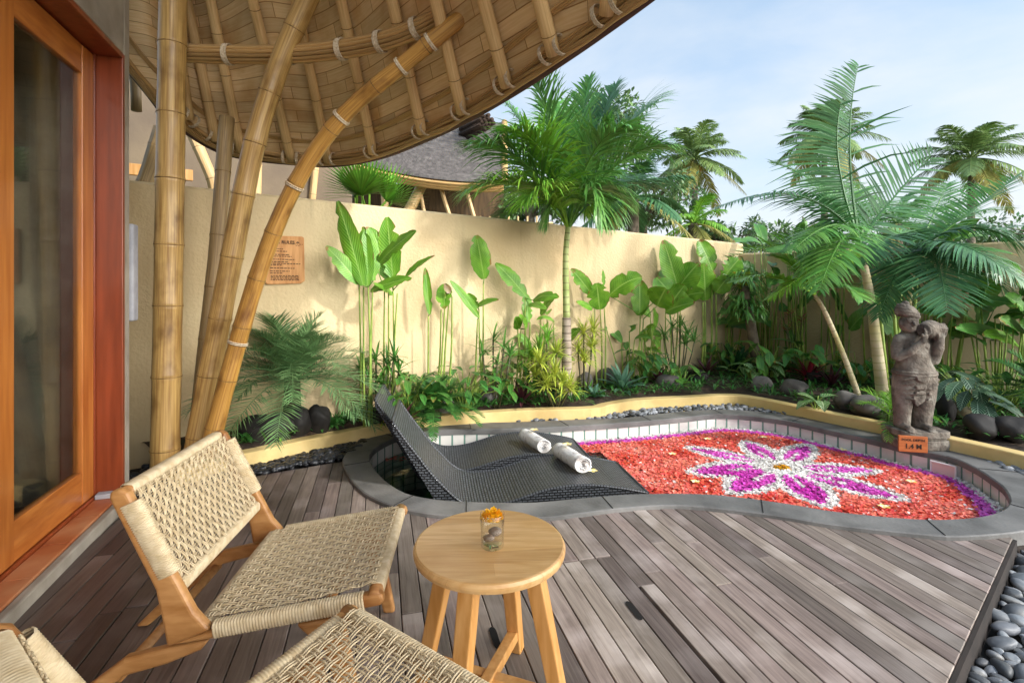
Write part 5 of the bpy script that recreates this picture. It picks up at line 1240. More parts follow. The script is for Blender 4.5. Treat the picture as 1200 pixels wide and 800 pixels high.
# ------------------------------------------------------------------ palms
def leafy_trunk(mb, pts, rads): mb.tube(bez(pts, 5), [rads[0] + (rads[1] - rads[0]) * i / (5 * (len(pts) - 1)) for i in range(5 * (len(pts) - 1) + 1)], 14)
def palm_px(name, label, trunk, rads, fronds, d, m, mt, cat='palm', seed=0, shaft=None, group=None):
    "trunk: surveyed points; fronds: (base, ctrl, tip, dd_ctrl, dd_tip, kwargs)"
    base = P(*trunk[0], d); t = thing(name, label, cat, base, 0, group); mb = MB(); leafy_trunk(mb, [P(x, y, d) for x, y in trunk], rads); mb.build('trunk', M[mt], t, smooth=True)
    if shaft: mb = MB(); leafy_trunk(mb, [P(x, y, d) for x, y in shaft[0]], shaft[1]); mb.build('crownshaft', M[shaft[2]], t, smooth=True)
    for i, (b, c, q, dc, dq, kw) in enumerate(fronds):
        mb, mr = MB(), None; kw = dict(kw); mm = kw.pop('mat', m); frond(mb, P(*b, d), P(*c, d + dc), P(*q, d + dq), seed=seed * 40 + i, **kw); mb.build('frond', M[mm], t)
    return t
# foxtail palm in the middle of the bed
dF = wall_depth(664) - .55; kf = dict(n=74, ll=.60, lw=.021, ang=.62, rise=.30, droop=1.15, r0=.014, start=.16, jit=.25, segs=4, rows=1)
fb_ = (666, 268)
def kk(**k): z = dict(kf); z.update(k); return z
palm_px('foxtail_palm', 'bushy green palm with ringed green trunk in the middle of the bed', [(664, 466), (664, 420), (664, 372)], (.056, .044), [
    (fb_, (672, 170), (691, 92), .1, .3, kk(ll=.40, droop=.5)), (fb_, (690, 160), (722, 100), .25, .5, kk(ll=.45, droop=.6, mat='palm_blue')), (fb_, (652, 150), (628, 96), -.1, -.2, kk(ll=.5, droop=.7)),
    (fb_, (640, 170), (590, 118), .1, .3, kk(ll=.5)), (fb_, (625, 170), (556, 168), -.25, -.6, kk()), (fb_, (620, 190), (545, 226), -.3, -.5, kk(mat='palm_bright')),
    (fb_, (640, 205), (572, 268), .25, .4, kk(ll=.5)), (fb_, (716, 150), (772, 118), .1, .3, kk()), (fb_, (724, 165), (782, 172), -.2, -.5, kk()), (fb_, (720, 190), (770, 222), .3, .6, kk(mat='palm_blue')),
    (fb_, (700, 180), (706, 262), -.35, -.4, kk(ll=.5, droop=1.5)), (fb_, (655, 160), (650, 120), .4, .9, kk(ll=.5)), (fb_, (690, 150), (735, 150), -.5, -.9, kk(ll=.55)), (fb_, (655, 190), (640, 262), -.2, -.1, kk(ll=.45, droop=1.6)), (fb_, (676, 185), (690, 250), .3, .4, kk(ll=.45, droop=1.6, mat='palm_bright')), (fb_, (690, 190), (740, 240), -.1, -.1, kk(ll=.5, droop=1.4)), (fb_, (645, 190), (612, 240), -.4, -.7, kk(ll=.5, mat='palm_bright')), (fb_, (648, 165), (600, 150), -.4, -.8, kk(ll=.55, mat='palm_bright'))],
    dF, 'palm', 'trunk_ring', seed=1, shaft=([(664, 374), (663, 330), (663, 298), (666, 262)], (.036, .026), 'trunk_green'))
# tall areca like palm on the right
dR = 5.0; ka = dict(n=44, ll=.50, lw=.023, ang=.95, rise=.12, droop=.35, r0=.016, start=.14, jit=.07, segs=3)
def kr(**k): z = dict(ka); z.update(k); return z
rb_ = (1007, 282)
palm_px('cane_palm', 'tall palm with pale slanting trunk and one upright frond, left of the statue', [(1036, 476), (1028, 410), (1020, 350), (1008, 290)], (.056, .032), [
    (rb_, (985, 160), (1006, 76), 0, .2, kr(n=56, ll=.46, mat='palm_blue', both=(1, .10), ang=1.1, droop=.55, sidev=V((1, -.15, 0)))), ((1008, 284), (970, 190), (985, 122), -.15, -.3, kr(n=50, ll=.66, mat='palm_blue', both=(1, .10), ang=1.2, droop=.7, sidev=V((1, -.2, 0)))),
    (rb_, (950, 196), (838, 244), -.3, -.6, kr(n=60, ll=.42, droop=.75, mat='palm_blue')), (rb_, (985, 240), (930, 292), -.4, -.8, kr(ll=.4, droop=.9)),
    (rb_, (1040, 238), (1094, 178), .0, .1, kr(n=30, ll=.46, ang=1.0, both=(1, .5), mat='palm_blue', sidev=V((1, -.2, 0)))), (rb_, (965, 270), (852, 302), .2, .4, kr(n=48, ll=.40, rise=.5, mat='palm_bright')),
    (rb_, (975, 210), (905, 190), .3, .6, kr(ll=.45)), (rb_, (990, 250), (960, 340), -.5, -.9, kr(ll=.45, droop=.9)), (rb_, (1000, 220), (960, 210), .4, .9, kr(ll=.45)), (rb_, (1020, 230), (1030, 240), .4, 1.0, kr(ll=.45)), ((1006, 290), (975, 300), (900, 350), -.2, -.3, kr(n=40, ll=.35, mat='palm_bright', droop=.8))],
    dR, 'palm', 'trunk_pale', seed=2)
# clumping blue green palm right of it
rc = (1075, 292); dC = 5.25
palm_px('cane_palm', 'clump palm with arching blue green fronds above the statue', [(1052, 470), (1060, 400), (1072, 300)], (.028, .020), [
    (rc, (1095, 250), (1110, 215), .5, .9, kr(ll=.45, mat='palm')), (rc, (1055, 262), (1000, 268), .3, .5, kr(ll=.42, mat='palm')), (rc, (1130, 280), (1210, 372), .1, -.2, kr(ll=.42, droop=.8)), (rc, (1120, 240), (1178, 246), .4, .7, kr(ll=.42, mat='palm')),
    (rc, (1120, 262), (1190, 208), .0, .1, kr(n=42, ll=.42, ang=1.1, rise=.5, mat='palm')), (rc, (1140, 238), (1215, 300), -.2, -.5, kr(n=56, ll=.50, mat='palm_blue', droop=.8)),
    (rc, (1110, 262), (1198, 330), -.5, -1.0, kr(n=60, ll=.45, mat='palm_blue', droop=1.0)), (rc, (1050, 250), (1016, 310), -.3, -.5, kr(n=46, ll=.5, mat='palm_blue')), (rc, (1060, 280), (1030, 372), -.2, -.4, kr(n=46, ll=.45, mat='palm_blue', droop=.7)),
    (rc, (1100, 280), (1110, 366), -.4, -.9, kr(n=46, ll=.5, mat='palm_blue')), (rc, (1140, 270), (1220, 262), .5, .9, kr(ll=.5)), (rc, (1085, 270), (1150, 330), .3, .3, kr(ll=.45, mat='palm_blue'))],
    dC, 'palm_blue', 'trunk_pale', seed=3)
palm_px('cane_palm', 'thin slanting palm stem with bright yellow green fronds before the wall', [(1011, 478), (990, 420), (968, 368), (955, 345)], (.028, .017), [
    ((955, 345), (930, 300), (905, 300), 0, .1, kr(ll=.3, mat='palm_bright')), ((955, 345), (900, 310), (862, 330), 0, -.1, kr(ll=.32, mat='palm_bright')), ((955, 345), (950, 290), (975, 262), 0, .1, kr(ll=.3, mat='palm')), ((957, 347), (985, 320), (1010, 350), -.1, -.3, kr(ll=.32, mat='palm'))],
    4.9, 'palm_bright', 'trunk_pale', seed=4)
for i, (x0, y0, x1, y1) in enumerate(((1048, 474, 1058, 300), (1056, 474, 1045, 330), (1064, 474, 1075, 320), (1042, 474, 1030, 350))):
    mb = MB(); mb.tube([P(x0, y0, 5.1), P((x0 + x1) / 2, (y0 + y1) / 2, 5.1), P(x1, y1, 5.1)], [.022, .017, .012], 8)
    tag(mb.build('palm_cane', M['stalk'], smooth=True), ['yellow green bare palm cane close behind the statue head', 'yellow green bare palm cane leaning left beside the slanting trunk', 'yellow green bare palm cane rising behind the jar on the statue', 'thin green bare palm cane leaning far left beside the slanting trunk'][i], 'palm stem')

# small date palm at the left end of the bed
def rosette_palm(name, label, loc, ht, nfr, L_, m, mt, seed, rtrunk=.05, **k):
    loc = V(loc); t = thing(name, label, 'palm', loc); rr = random.Random(seed)
    mb = MB(); mb.tube([loc - V((0, 0, .05)), loc + V((0, 0, ht * .5)), loc + V((0, 0, ht))], [rtrunk * 1.15, rtrunk, rtrunk * .9], 12); mb.build('trunk', M[mt], t, smooth=True)
    for i in range(nfr):
        az_ = i * 2.399 + rr.uniform(-.2, .2); e_ = 1.35 - 1.25 * (i / nfr) + rr.uniform(-.12, .12); mb = MB()
        frond_dir(mb, loc + V((0, 0, ht)), az_, e_, L_ * rr.uniform(.85, 1.1), .25 + .35 * (i / nfr), seed=seed * 100 + i, **k); mb.build('frond', M[m], t)
    return t
rosette_palm('pygmy_date_palm', 'feathery pygmy date palm growing between black boulders', G(336, 506, SOIL) + V((0, .1, 0)), .38, 52, .82, 'date', 'trunk_dark', 5, .065, n=46, ll=.22, lw=.009, ang=.85, rise=.35, droop=.35, r0=.006, start=.12, segs=2, jit=.14, taper=.5)
rosette_palm('sago_palm', 'stiff dark green sago palm left of the slim heliconia', soil_at(508, wall_depth(508) - .36), .05, 30, .46, 'cycas', 'trunk_dark', 6, .06, n=40, ll=.10, lw=.011, ang=.95, rise=.3, droop=.1, r0=.006, start=.15, segs=2, jit=.05, taper=.5)
rosette_palm('sago_palm', 'dark sago palm at the right frame edge beside the pale rock', P(1222, 470, 4.3).xy.to_3d() + V((0, 0, SOIL)), .22, 18, .62, 'cycas', 'trunk_dark', 7, .06, n=40, ll=.12, lw=.013, ang=.95, rise=.3, droop=.1, r0=.006, start=.15, segs=2, jit=.05, taper=.5)
rosette_palm('young_palm', 'little feathery palm seedling at the foot of the slanting trunk', P(1042, 480, 4.25).xy.to_3d() + V((0, 0, SOIL)), .05, 9, .42, 'palm_bright', 'trunk_dark', 8, .02, n=26, ll=.12, lw=.007, ang=.8, rise=.3, droop=.4, r0=.004, start=.12, segs=2)

# ------------------------------------------------------------------ low planting
def rosette(name, label, loc, nl, L_, w_, m, seed, e0=1.3, e1=.2, droop=.5, prof=PR_STRAP, cat='plant', fold=.35, zoff=0.0, stem=None, segs=5):
    loc = V(loc); t = thing(name, label, cat, loc); rr = random.Random(seed); mb = MB()
    for i in range(nl):
        f = i / nl; blade(mb, loc + V((0, 0, zoff)), dirv(i * 2.399 + rr.uniform(-.2, .2), e0 + (e1 - e0) * f + rr.uniform(-.12, .12)), L_ * rr.uniform(.75, 1.1), w_, droop * rr.uniform(.6, 1.3), segs, fold, prof, cross=3)
    mb.build('foliage', M[m], t)
    if stem: mb = MB(); mb.tube([loc - V((0, 0, .04)), loc + V((0, 0, zoff))], stem, 8); mb.build('stem', M['cane'], t, smooth=True)
    return t
def bush(name, label, loc, heads, nl, L_, w_, m, seed, droop=.6, cat='shrub', e1=-.3):
    "several stems each carrying a whorl of strap leaves"
    loc = V(loc); t = thing(name, label, cat, loc); rr = random.Random(seed); lm, sm2 = MB(), MB(); nl = int(nl * 1.8); L_ *= 1.12
    for dx, dy, dz in heads:
        h = loc + V((dx, dy, dz)); sm2.tube([loc + V((dx * .3, dy * .3, -.04)), loc + V((dx * .8, dy * .8, dz * .6)), h], .008, 6)
        for i in range(nl): blade(lm, h + V((0, 0, rr.uniform(-.04, .02))), dirv(rr.uniform(0, 6.3), rr.uniform(e1, 1.4)), L_ * rr.uniform(.7, 1.1), w_, droop, 4, .3, PR_STRAP, cross=3)
    lm.build('foliage', M[m], t); sm2.build('stem', M['cane'], t, smooth=True); return t
def clump(name, label, loc, nl, L_, w_, ht, m, seed, prof=PR_HEART, cat='plant', spread=.5, droop=.7):
    "leaves held on separate stalks"
    loc = V(loc); t = thing(name, label, cat, loc); rr = random.Random(seed); lm, sm2 = MB(), MB()
    for i in range(nl):
        az_ = rr.uniform(0, 6.3); r_ = spread * math.sqrt(rr.random()); h = loc + V((math.cos(az_) * r_ * .7, math.sin(az_) * r_ * .7, ht * rr.uniform(.4, 1.1)))
        sm2.tube([loc + V((math.cos(az_) * .02, math.sin(az_) * .02, -.03)), loc.lerp(h, .6) + V((0, 0, ht * .12)), h], .004, 5, False)
        blade(lm, h, dirv(az_ if rr.random() < .6 else -PI / 2 + rr.uniform(-.8, .8), rr.uniform(-.5, .4)), L_ * rr.uniform(.7, 1.15), w_ * rr.uniform(.8, 1.1), droop, 6, .2, prof, cross=5)
    lm.build('foliage', M[m], t, smooth=True); sm2.build('stem', M['stalk'], t, smooth=True); return t
def sl2(px, delta): return soil_at(px, wall_depth(px) - delta)
bush('lady_palm', 'dark lady palm with fingered leaves below the left heliconias', sl2(440, .20), [(-.12, 0, .42), (0, .02, .50), (.10, .0, .46), (.20, 0, .40), (.05, -.03, .30), (.16, -.02, .52), (-.05, -.03, .34)], 10, .17, .022, 'heli_dark', 31, .7)
bush('lady_palm', 'lady palm with thin dark canes under the slim heliconia', sl2(578, .35), [(-.10, 0, .50), (0, 0, .62), (.10, 0, .55), (.16, -.04, .46), (.04, -.05, .42)], 9, .20, .022, 'palm', 32, .8)
bush('lady_palm', 'lady palm with brown canes below the wide leaved clump', sl2(795, .40), [(-.18, 0, .52), (-.08, 0, .62), (.02, 0, .60), (.12, 0, .52), (.2, 0, .45), (.06, -.05, .42)], 10, .22, .022, 'palm', 33, .8)
bush('dracaena_shrub', 'yellow green striped dracaena in front of the palm trunk', sl2(652, .72), [(-.16, -.05, .40), (-.02, -.1, .30), (.05, -.12, .22), (-.10, -.12, .20), (-.2, 0, .28), (.12, -.05, .15), (.0, .0, .48)], 34, .17, .017, 'song', 34, .7)
bush('dracaena_shrub', 'yellow green striped dracaena right of the palm trunk', sl2(684, .50), [(0, 0, .62), (.08, -.02, .50), (-.06, 0, .46), (.10, 0, .66), (.0, -.05, .36)], 32, .18, .016, 'song', 35, .7)
bush('dracaena_shrub', 'greener dracaena left of the palm trunk', sl2(632, .45), [(0, 0, .50), (.08, 0, .60), (-.08, 0, .42)], 28, .18, .016, 'palm_bright', 36, .7)
rosette('bromeliad', 'silvery blue green bromeliad rosette in mid bed', sl2(730, .62), 24, .34, .075, 'brom', 41, 1.3, .15, .5, lambda f: (1 - f ** 4) * (.75 + .25 * f))
rosette('bromeliad', 'dark green bromeliad rosette left of the fern tree', sl2(864, .75), 26, .42, .075, 'brom_dark', 42, 1.3, .2, .5, lambda f: (1 - f ** 4) * (.75 + .25 * f))
rosette('bromeliad', 'small pale bromeliad between the dracaenas and the rocks', sl2(697, .75), 14, .17, .05, 'brom', 49, 1.2, .2, .5)
for i, (px, dl, s, lb) in enumerate(((612, .45, .26, 'dark purple bromeliad left of the yellow dracaena'), (772, .62, .24, 'dark purple bromeliad right of the silvery rosette'), (828, .55, .30, 'dark purple bromeliad below the huge hanging leaf'), (975, .9, .30, 'dark purple bromeliad left of the slanting trunk'), (470, .55, .22, 'dark purple bromeliad behind the lounger top'))):
    rosette('bromeliad', lb, sl2(px, dl), 20, s, .045, 'purple', 43 + i, 1.2, .1, .5)
rosette('cordyline', 'wine red cordyline below the red flower spikes', sl2(948, .85), 22, .30, .05, 'redleaf', 48, 1.3, .2, .5, zoff=.05)
clump('crystal_anthurium', 'anthurium with white veined heart leaves beside the fern tree foot', sl2(880, 1.15), 16, .20, .15, .22, 'veined', 51, spread=.42)
clump('crystal_anthurium', 'anthurium with white veined leaves left of the slanting trunk', P(958, 465, 4.75).xy.to_3d() + V((0, 0, SOIL)), 7, .17, .13, .10, 'veined', 52, spread=.25)
clump('zebra_plant', 'dark striped leaf plant right of the statue', P(1142, 480, 4.35).xy.to_3d() + V((0, 0, SOIL)), 34, .30, .11, .40, 'zebra', 53, PR_LANCE, spread=.55, droop=.8)
clump('peace_lily', 'glossy green leafy plant below the fern tree', sl2(900, .95), 22, .28, .10, .40, 'broad', 54, PR_LANCE, spread=.4)
clump('peace_lily', 'green leafy plant standing left of the slanting trunk', sl2(945, .75), 18, .36, .10, .45, 'heli_dark', 55, PR_LANCE, spread=.3)
clump('peace_lily', 'small green plant before the black pot at the left', GS(482, 462), 14, .13, .07, .16, 'broad', 56, PR_LANCE, spread=.25)
clump('croton', 'light green plant with broad low leaves right of purple rosette', sl2(800, .80), 14, .22, .09, .20, 'broad', 57, PR_LANCE, spread=.3)
for i, (px, py, nl, L_, lb) in enumerate(((330, 512, 12, .13, 'tiny bright fern against the yellow kerb under the date palm'), (452, 478, 18, .20, 'variegated grassy tuft behind the lounger top'), (548, 452, 24, .16, 'low green fern right of the sago palm'), (602, 468, 20, .13, 'low bright fern before the purple bromeliad'), (628, 466, 18, .12, 'small bright fern beside the dark stone'), (440, 470, 20, .22, 'green fern tuft right of the date palm'), (528, 468, 22, .26, 'long leaved grassy fern behind the lounger'), (660, 452, 20, .22, 'yellow green grassy tuft below the dracaena'), (1128, 470, 26, .26, 'dense dark fern at the right foot of the statue'), (795, 452, 22, .20, 'bird nest fern tuft below the clump'), (1035, 470, 16, .2, 'grass like tuft between slanting trunk and rock'), (690, 459, 22, .15, 'low strappy tuft between two round rocks'))):
    m_ = ('palm_bright', 'song', 'palm', 'heli', 'heli', 'palm', 'cycas', 'song', 'palm', 'broad', 'palm_bright', 'broad')[i]
    q = GS(px, py); rosette('fern_tuft', lb, q, nl, L_, .026, m_ if m_ not in ('heli', 'broad') else 'palm_bright', 60 + i, 1.2, .1, .9)
# ground cover between them
gcv = MB(); rr = random.Random(77)
for k in range(1500):
    px = rr.uniform(285, 1215); dmax = wall_depth(px) - .15; py = rr.uniform(0, 1); i = min(range(len(kl)), key=lambda j: abs(600 + kl[j].x / kl[j].y * F - px)); dmin = kl[i].y + .1
    d = dmin + (dmax - dmin) * rr.random(); q = P(px, 400, d); q.z = SOIL + .01
    for j in range(rr.randint(3, 6)): blade(gcv, q + V((rr.uniform(-.03, .03), rr.uniform(-.03, .03), 0)), dirv(rr.uniform(0, 6.3), rr.uniform(.2, 1.2)), rr.uniform(.03, .13), rr.uniform(.008, .028), .8, 3, .2, PR_LANCE, cross=2)
tag(gcv.build('ground_cover', M['cycas']), 'low scattered leaves covering the planted soil', None, kind='stuff')

# more broad leaved clumps filling the bed
def jungle(name, label, px, delta, nl, hmin, hmax, lmin, lmax, m, seed, spread=.28):
    d = wall_depth(px) - delta; root = P(px, 400, d).xy.to_3d() + V((0, 0, SOIL)); t = thing(name, label, 'plant', root); rr = random.Random(seed); sm3 = MB()
    for i in range(nl):
        h = rr.uniform(hmin, hmax); a = rr.uniform(0, 6.3); top = root + V((math.cos(a) * spread * rr.random(), math.sin(a) * spread * .5 * rr.random(), h)); foot = root + V((math.cos(a) * .06, math.sin(a) * .05, -.03))
        sm3.tube([foot, foot.lerp(top, .5) + V((rr.uniform(-.02, .02), 0, .02)), top], [.011, .009, .005], 6)
        L_ = rr.uniform(lmin, lmax); dr = dirv(a if rr.random() < .7 else rr.uniform(-2.6, -.5), rr.uniform(.1, 1.2)); path = [top + dr * (L_ * k / 12) + V((0, 0, -.35 * L_ * (k / 12) ** 2.2)) for k in range(13)]
        mb = MB(); blade(mb, top, dr, L_, L_ * rr.uniform(.26, .38), fold=.25, prof=PR_BROAD, up=V((rr.uniform(-.3, .3), -.8, .7)).normalized(), cross=5, path=path, curl=rr.uniform(-.1, .25)); mb.build('leaf', M[m], t, smooth=True)
    sm3.build('stem', M['stalk'], t, smooth=True); return t
for i, a in enumerate((('heliconia', 'bushy heliconia with mid green leaves against the wall left of the fern tree', 855, .2, 8, .5, 1.35, .35, .6, 'broad'), ('heliconia', 'dark heliconia against the right wall beside the fern tree', 905, .25, 6, .5, 1.45, .35, .6, 'heli_dark'), ('heliconia', 'tall dark heliconia against the right wall behind the red spikes', 942, .25, 6, .6, 1.5, .4, .65, 'heli_dark'), ('heliconia', 'green heliconia against the right wall behind the slanting trunk', 985, .28, 6, .5, 1.5, .4, .65, 'broad'), ('heliconia', 'dark heliconia against the right wall behind the pale trunk', 1020, .25, 6, .5, 1.45, .4, .65, 'heli_dark'), ('heliconia', 'green heliconia against the wall just left of the statue head', 1050, .3, 6, .5, 1.35, .4, .6, 'broad'), ('heliconia', 'dark heliconia against the wall just right of the statue jar', 1112, .3, 6, .5, 1.4, .4, .65, 'heli_dark'), ('heliconia', 'mid green heliconia against the wall near the right frame edge', 1160, .35, 6, .5, 1.35, .4, .65, 'broad'), ('heliconia', 'bright heliconia partly cut by the right frame edge', 1205, .3, 6, .4, 1.3, .4, .6, 'heli'),
        ('tall_heliconia', 'tallest heliconia rising behind the antler leaved fern', 895, .16, 9, 1.2, 1.75, .45, .7, 'heli_dark'), ('tall_heliconia', 'tall banana like clump rising behind the red flower spikes', 930, .16, 9, 1.2, 1.8, .45, .7, 'broad'), ('tall_heliconia', 'tall banana like clump behind the statue jar and palm fronds', 1090, .18, 9, 1.1, 1.7, .45, .65, 'broad'), 
        ('heliconia', 'low heliconia with short leaves behind the yellow dracaenas', 640, .18, 8, .3, .85, .28, .42, 'heli'), ('heliconia', 'low heliconia with short leaves behind the silvery rosette', 735, .2, 7, .3, .75, .25, .38, 'broad'), ('heliconia', 'short leaved heliconia behind the middle kerb rocks', 775, .2, 8, .3, .8, .28, .42, 'heli'))): jungle(*a, seed=200 + i)
for i, (px, dl, lb) in enumerate(((480, .3, 'dark leafy shrub behind the sago palm'), (545, .3, 'dark leafy shrub left of the slim heliconia foot'), (600, .25, 'dark leafy shrub behind the purple bromeliad'), (760, .35, 'dark leafy shrub at the folded heliconia foot'), (850, .4, 'dark leafy shrub left of the dark rosette'), (1005, .6, 'dark leafy shrub behind the pale trunk foot'), (1095, .6, 'dark leafy shrub behind the statue plinth'), (1180, .7, 'dark leafy shrub at the right frame edge'))):
    clump('leafy_shrub', lb, soil_at(px, wall_depth(px) - dl), 46, .17, .06, .34, 'cycas' if i % 2 else 'heli_dark', 230 + i, PR_LANCE, 'shrub', .42, .8)
# red flower spikes
mb = MB(); d = wall_depth(925) - .5
for i, (x, y) in enumerate(((918, 372), (926, 365), (932, 378), (940, 372), (922, 382))):
    b = P(930, 400, d); b.z = SOIL; q = P(x, y, d); mb.tube([b, b.lerp(q, .6) + V((.02, 0, .02)), q], .005, 5, False)
fl = thing('red_heliconia', 'red flower spikes on thin stalks left of the yellow green palm', 'plant', P(930, 400, d).xy.to_3d() + V((0, 0, SOIL))); mb.build('stem', M['cane'], fl, smooth=True)
mb = MB(); rr = random.Random(4)
for i, (x, y) in enumerate(((918, 372), (926, 365), (932, 378), (940, 372), (922, 382))):
    for k in range(5): blade(mb, P(x, y, d) + V((0, 0, -.02 * k)), dirv(PI * (k % 2) + rr.uniform(-.5, .5), .6), .11, .022, .1, 3, .3, PR_LANCE, cross=3)
mb.build('bract', M['redleaf'], fl)
# staghorn fern tree
d = wall_depth(885) - .55; t = thing('staghorn_fern', 'antler leaved fern hanging from a short dark trunk near the wall corner', 'plant', P(888, 400, d).xy.to_3d() + V((0, 0, SOIL)))
mb = MB(); mb.tube(bez([P(890, 436, d), P(884, 405, d), P(878, 370, d), P(872, 335, d)], 4), [.075 - .002 * i for i in range(13)], 10); mb.build('trunk', M['trunk'], t, smooth=True)
mb = MB(); rr = random.Random(8)
for k in range(130):
    b = P(873 + rr.uniform(-6, 8), rr.uniform(318, 368), d) + V((0, rr.uniform(-.1, .1), 0)); a = rr.uniform(0, 6.3); blade(mb, b, dirv(a, rr.uniform(.0, .9)), rr.uniform(.22, .42), .03, 2.0, 6, .2, PR_STRAP, cross=3)
    q = b + dirv(a, .1) * .2
    for j in range(2): blade(mb, q, dirv(a + rr.uniform(-.7, .7), rr.uniform(-.9, .0)), rr.uniform(.10, .2), .02, 1.3, 4, .2, PR_STRAP, cross=3)
mb.build('frond', M['palm'], t)
mb = MB()
for k in range(26): blade(mb, P(872 + rr.uniform(-5, 5), rr.uniform(325, 340), d), dirv(rr.uniform(0, 6.3), rr.uniform(.4, 1.3)), rr.uniform(.14, .24), .06, .8, 4, .2, PR_BROAD, cross=3)
mb.build('shield_leaf', M['song'], t)

# ------------------------------------------------------------------ rocks and pots
for i, (px, py, w_, h_, m_, lb) in enumerate(((300, 498, 52, 30, 'boulder_black', 'black flat boulder under the left side of the date palm'), (345, 502, 36, 34, 'boulder_black', 'black round boulder under the middle of the date palm'), (368, 494, 30, 32, 'boulder_black', 'black boulder under the right side of the date palm'), (296, 514, 50, 26, 'boulder_black', 'black boulder nearest the bamboo posts'), (322, 488, 40, 30, 'boulder_black', 'black boulder tucked behind the date palm trunk'),
        (443, 478, 22, 20, 'boulder_black', 'small black rock left of the lounger top'), (495, 474, 28, 22, 'boulder_black', 'small black rock below the sago palm'), (520, 466, 26, 18, 'boulder', 'small grey rock right of the sago palm'), (571, 461, 26, 20, 'boulder', 'angular grey rock between the low ferns'), (640, 456, 26, 28, 'boulder_black', 'dark upright rock left of the yellow tuft'), (686, 458, 20, 22, 'boulder', 'smooth round grey rock below the dracaena'), (711, 453, 26, 22, 'boulder', 'rough grey rock left of the silvery rosette'), (733, 455, 20, 16, 'boulder_black', 'low dark rock before the silvery rosette'), (786, 454, 30, 14, 'boulder', 'flat grey rock at the middle of the kerb'),
        (897, 458, 26, 16, 'boulder', 'grey rock below the veined leaves'), (935, 463, 30, 18, 'boulder', 'grey rock right of the veined leaves'), (998, 478, 30, 18, 'boulder', 'dark grey rock at the foot of the thin stem'), (1028, 486, 44, 20, 'boulder', 'long grey rock left of the statue'), (1150, 494, 36, 16, 'boulder_pale', 'pale cream rock lying right of the statue'), (1160, 512, 36, 26, 'boulder_black', 'dark rock under the pale cream rock'), (1200, 516, 44, 26, 'boulder_black', 'dark rock at the right frame edge'), (1112, 492, 26, 30, 'boulder_black', 'dark rock close behind the right of the statue'), (960, 452, 24, 18, 'boulder_black', 'dark rock below the wine red cordyline'), (820, 448, 26, 14, 'boulder_black', 'low dark rock right of the middle tuft'))):
    c = GS(px, py, SOIL - .01, .3); s = c.y / F; mb = MB(); mb.blob(c + V((0, w_ * s * .3, h_ * s * .35)), (w_ * s / 2, w_ * s * .42, h_ * s * .62), 3, .13, 1.3, i + 3); tag(mb.build('boulder', M[m_], smooth=True), lb, 'rock', 'rocks in the planted bed')
q = GS(1170, 500, SOIL + .03); mb = MB(); blade(mb, q + V((.25, .0, .08)), V((-1, -.1, -.18)), .34, .07, .2, 6, .4, PR_LANCE, cross=5); tag(mb.build('dry_leaf', M['dry'], smooth=True), 'curled dry brown leaf lying right of the statue', 'leaf')
q = GS(738, 446, SOIL + .02); mb = MB(); blade(mb, q, V((1, -.1, .1)), .2, .06, .3, 6, .4, PR_LANCE, cross=5); tag(mb.build('dry_leaf', M['dry'], smooth=True), 'curled dry brown leaf lying before the silvery bromeliad', 'leaf')

# ------------------------------------------------------------------ trees beyond the wall
def fanpalm(label, px, py, d, R_, nf, m, seed):
    c = P(px, py, d); t = thing('fan_palm', label, 'palm', c); rr = random.Random(seed)
    for k in range(nf):
        mb = MB(); a0 = rr.uniform(-PI, PI); b = c + V((rr.uniform(-.1, .1), rr.uniform(-.1, .1), 0)); e0 = rr.uniform(.5, 1.3); h = b + dirv(a0, e0) * R_ * .45; mb.tube([b, h], .012, 5, False); ax = (dirv(a0, e0) + V((0, -.3, .1))).normalized(); u = ax.orthogonal().normalized(); u = V((1, 0, 0)) - ax * ax.x; u.normalize()
        for j in range(26): f = (j / 25 - .5) * 2.6; blade(mb, h, ax * math.cos(f) + u * math.sin(f), R_ * .62 * (1 - .12 * abs(f)), .035, .25, 3, .3, PR_STRAP, cross=2)
        mb.build('frond', M[m], t)
fanpalm('bright fan palm just over the wall left of the pavilion', 428, 262, 5.6, .75, 7, 'palm_bright', 81)
def coco(label, crown, base_z, d, R_, seed, nut=True, m='coco', n_=30, lean=0.0):
    c = P(*crown, d); b = V((c.x + lean, c.y, base_z)); t = thing('coconut_palm', label, 'palm', b); rr = random.Random(seed)
    mb = MB(); mb.tube(bez([b, b.lerp(c, .5) + V((-lean * .1, 0, 0)), c], 6), [.19 - .006 * i for i in range(13)], 10); mb.build('trunk', M['trunk'], t, smooth=True)
    for i in range(n_):
        az_ = i * 2.399 + rr.uniform(-.25, .25); e_ = 1.35 - 1.85 * (i / n_) + rr.uniform(-.1, .1); mb = MB()
        frond_dir(mb, c, az_, e_, R_ * rr.uniform(.85, 1.1), .22 + .35 * (i / n_), n=50, ll=R_ * .30, lw=R_ * .020, ang=.8, rise=.0, droop=1.1, r0=.035, start=.16, segs=3, seed=seed * 60 + i, jit=.15); mb.build('frond', M['palm_yellow' if i > n_ * .8 else m], t)
    if nut:
        mb = MB()
        for k in range(9): a = rr.uniform(0, 6.3); mb.blob(c + V((math.cos(a) * .22, math.sin(a) * .22, -.25 - rr.uniform(0, .35))), (.13, .13, .16), 2, .03)
        mb.build('coconut', M['coconut'], t, smooth=True)
coco('coconut palm with orange nuts rising between the foxtail and cane palms', (814, 186), -1, 22, 2.3, 91)
coco('coconut palm half hidden behind the tall upright frond', (966, 160), -1, 24, 2.5, 92, False)
coco('coconut palm with bare grey trunk at the right, against the sky', (1138, 186), -1, 23, 2.7, 93, False)
fanp = coco('low coconut palm with yellowish fronds beyond the wall corner', (812, 262), -1, 14, 1.35, 94, False, 'palm_bright', 16)
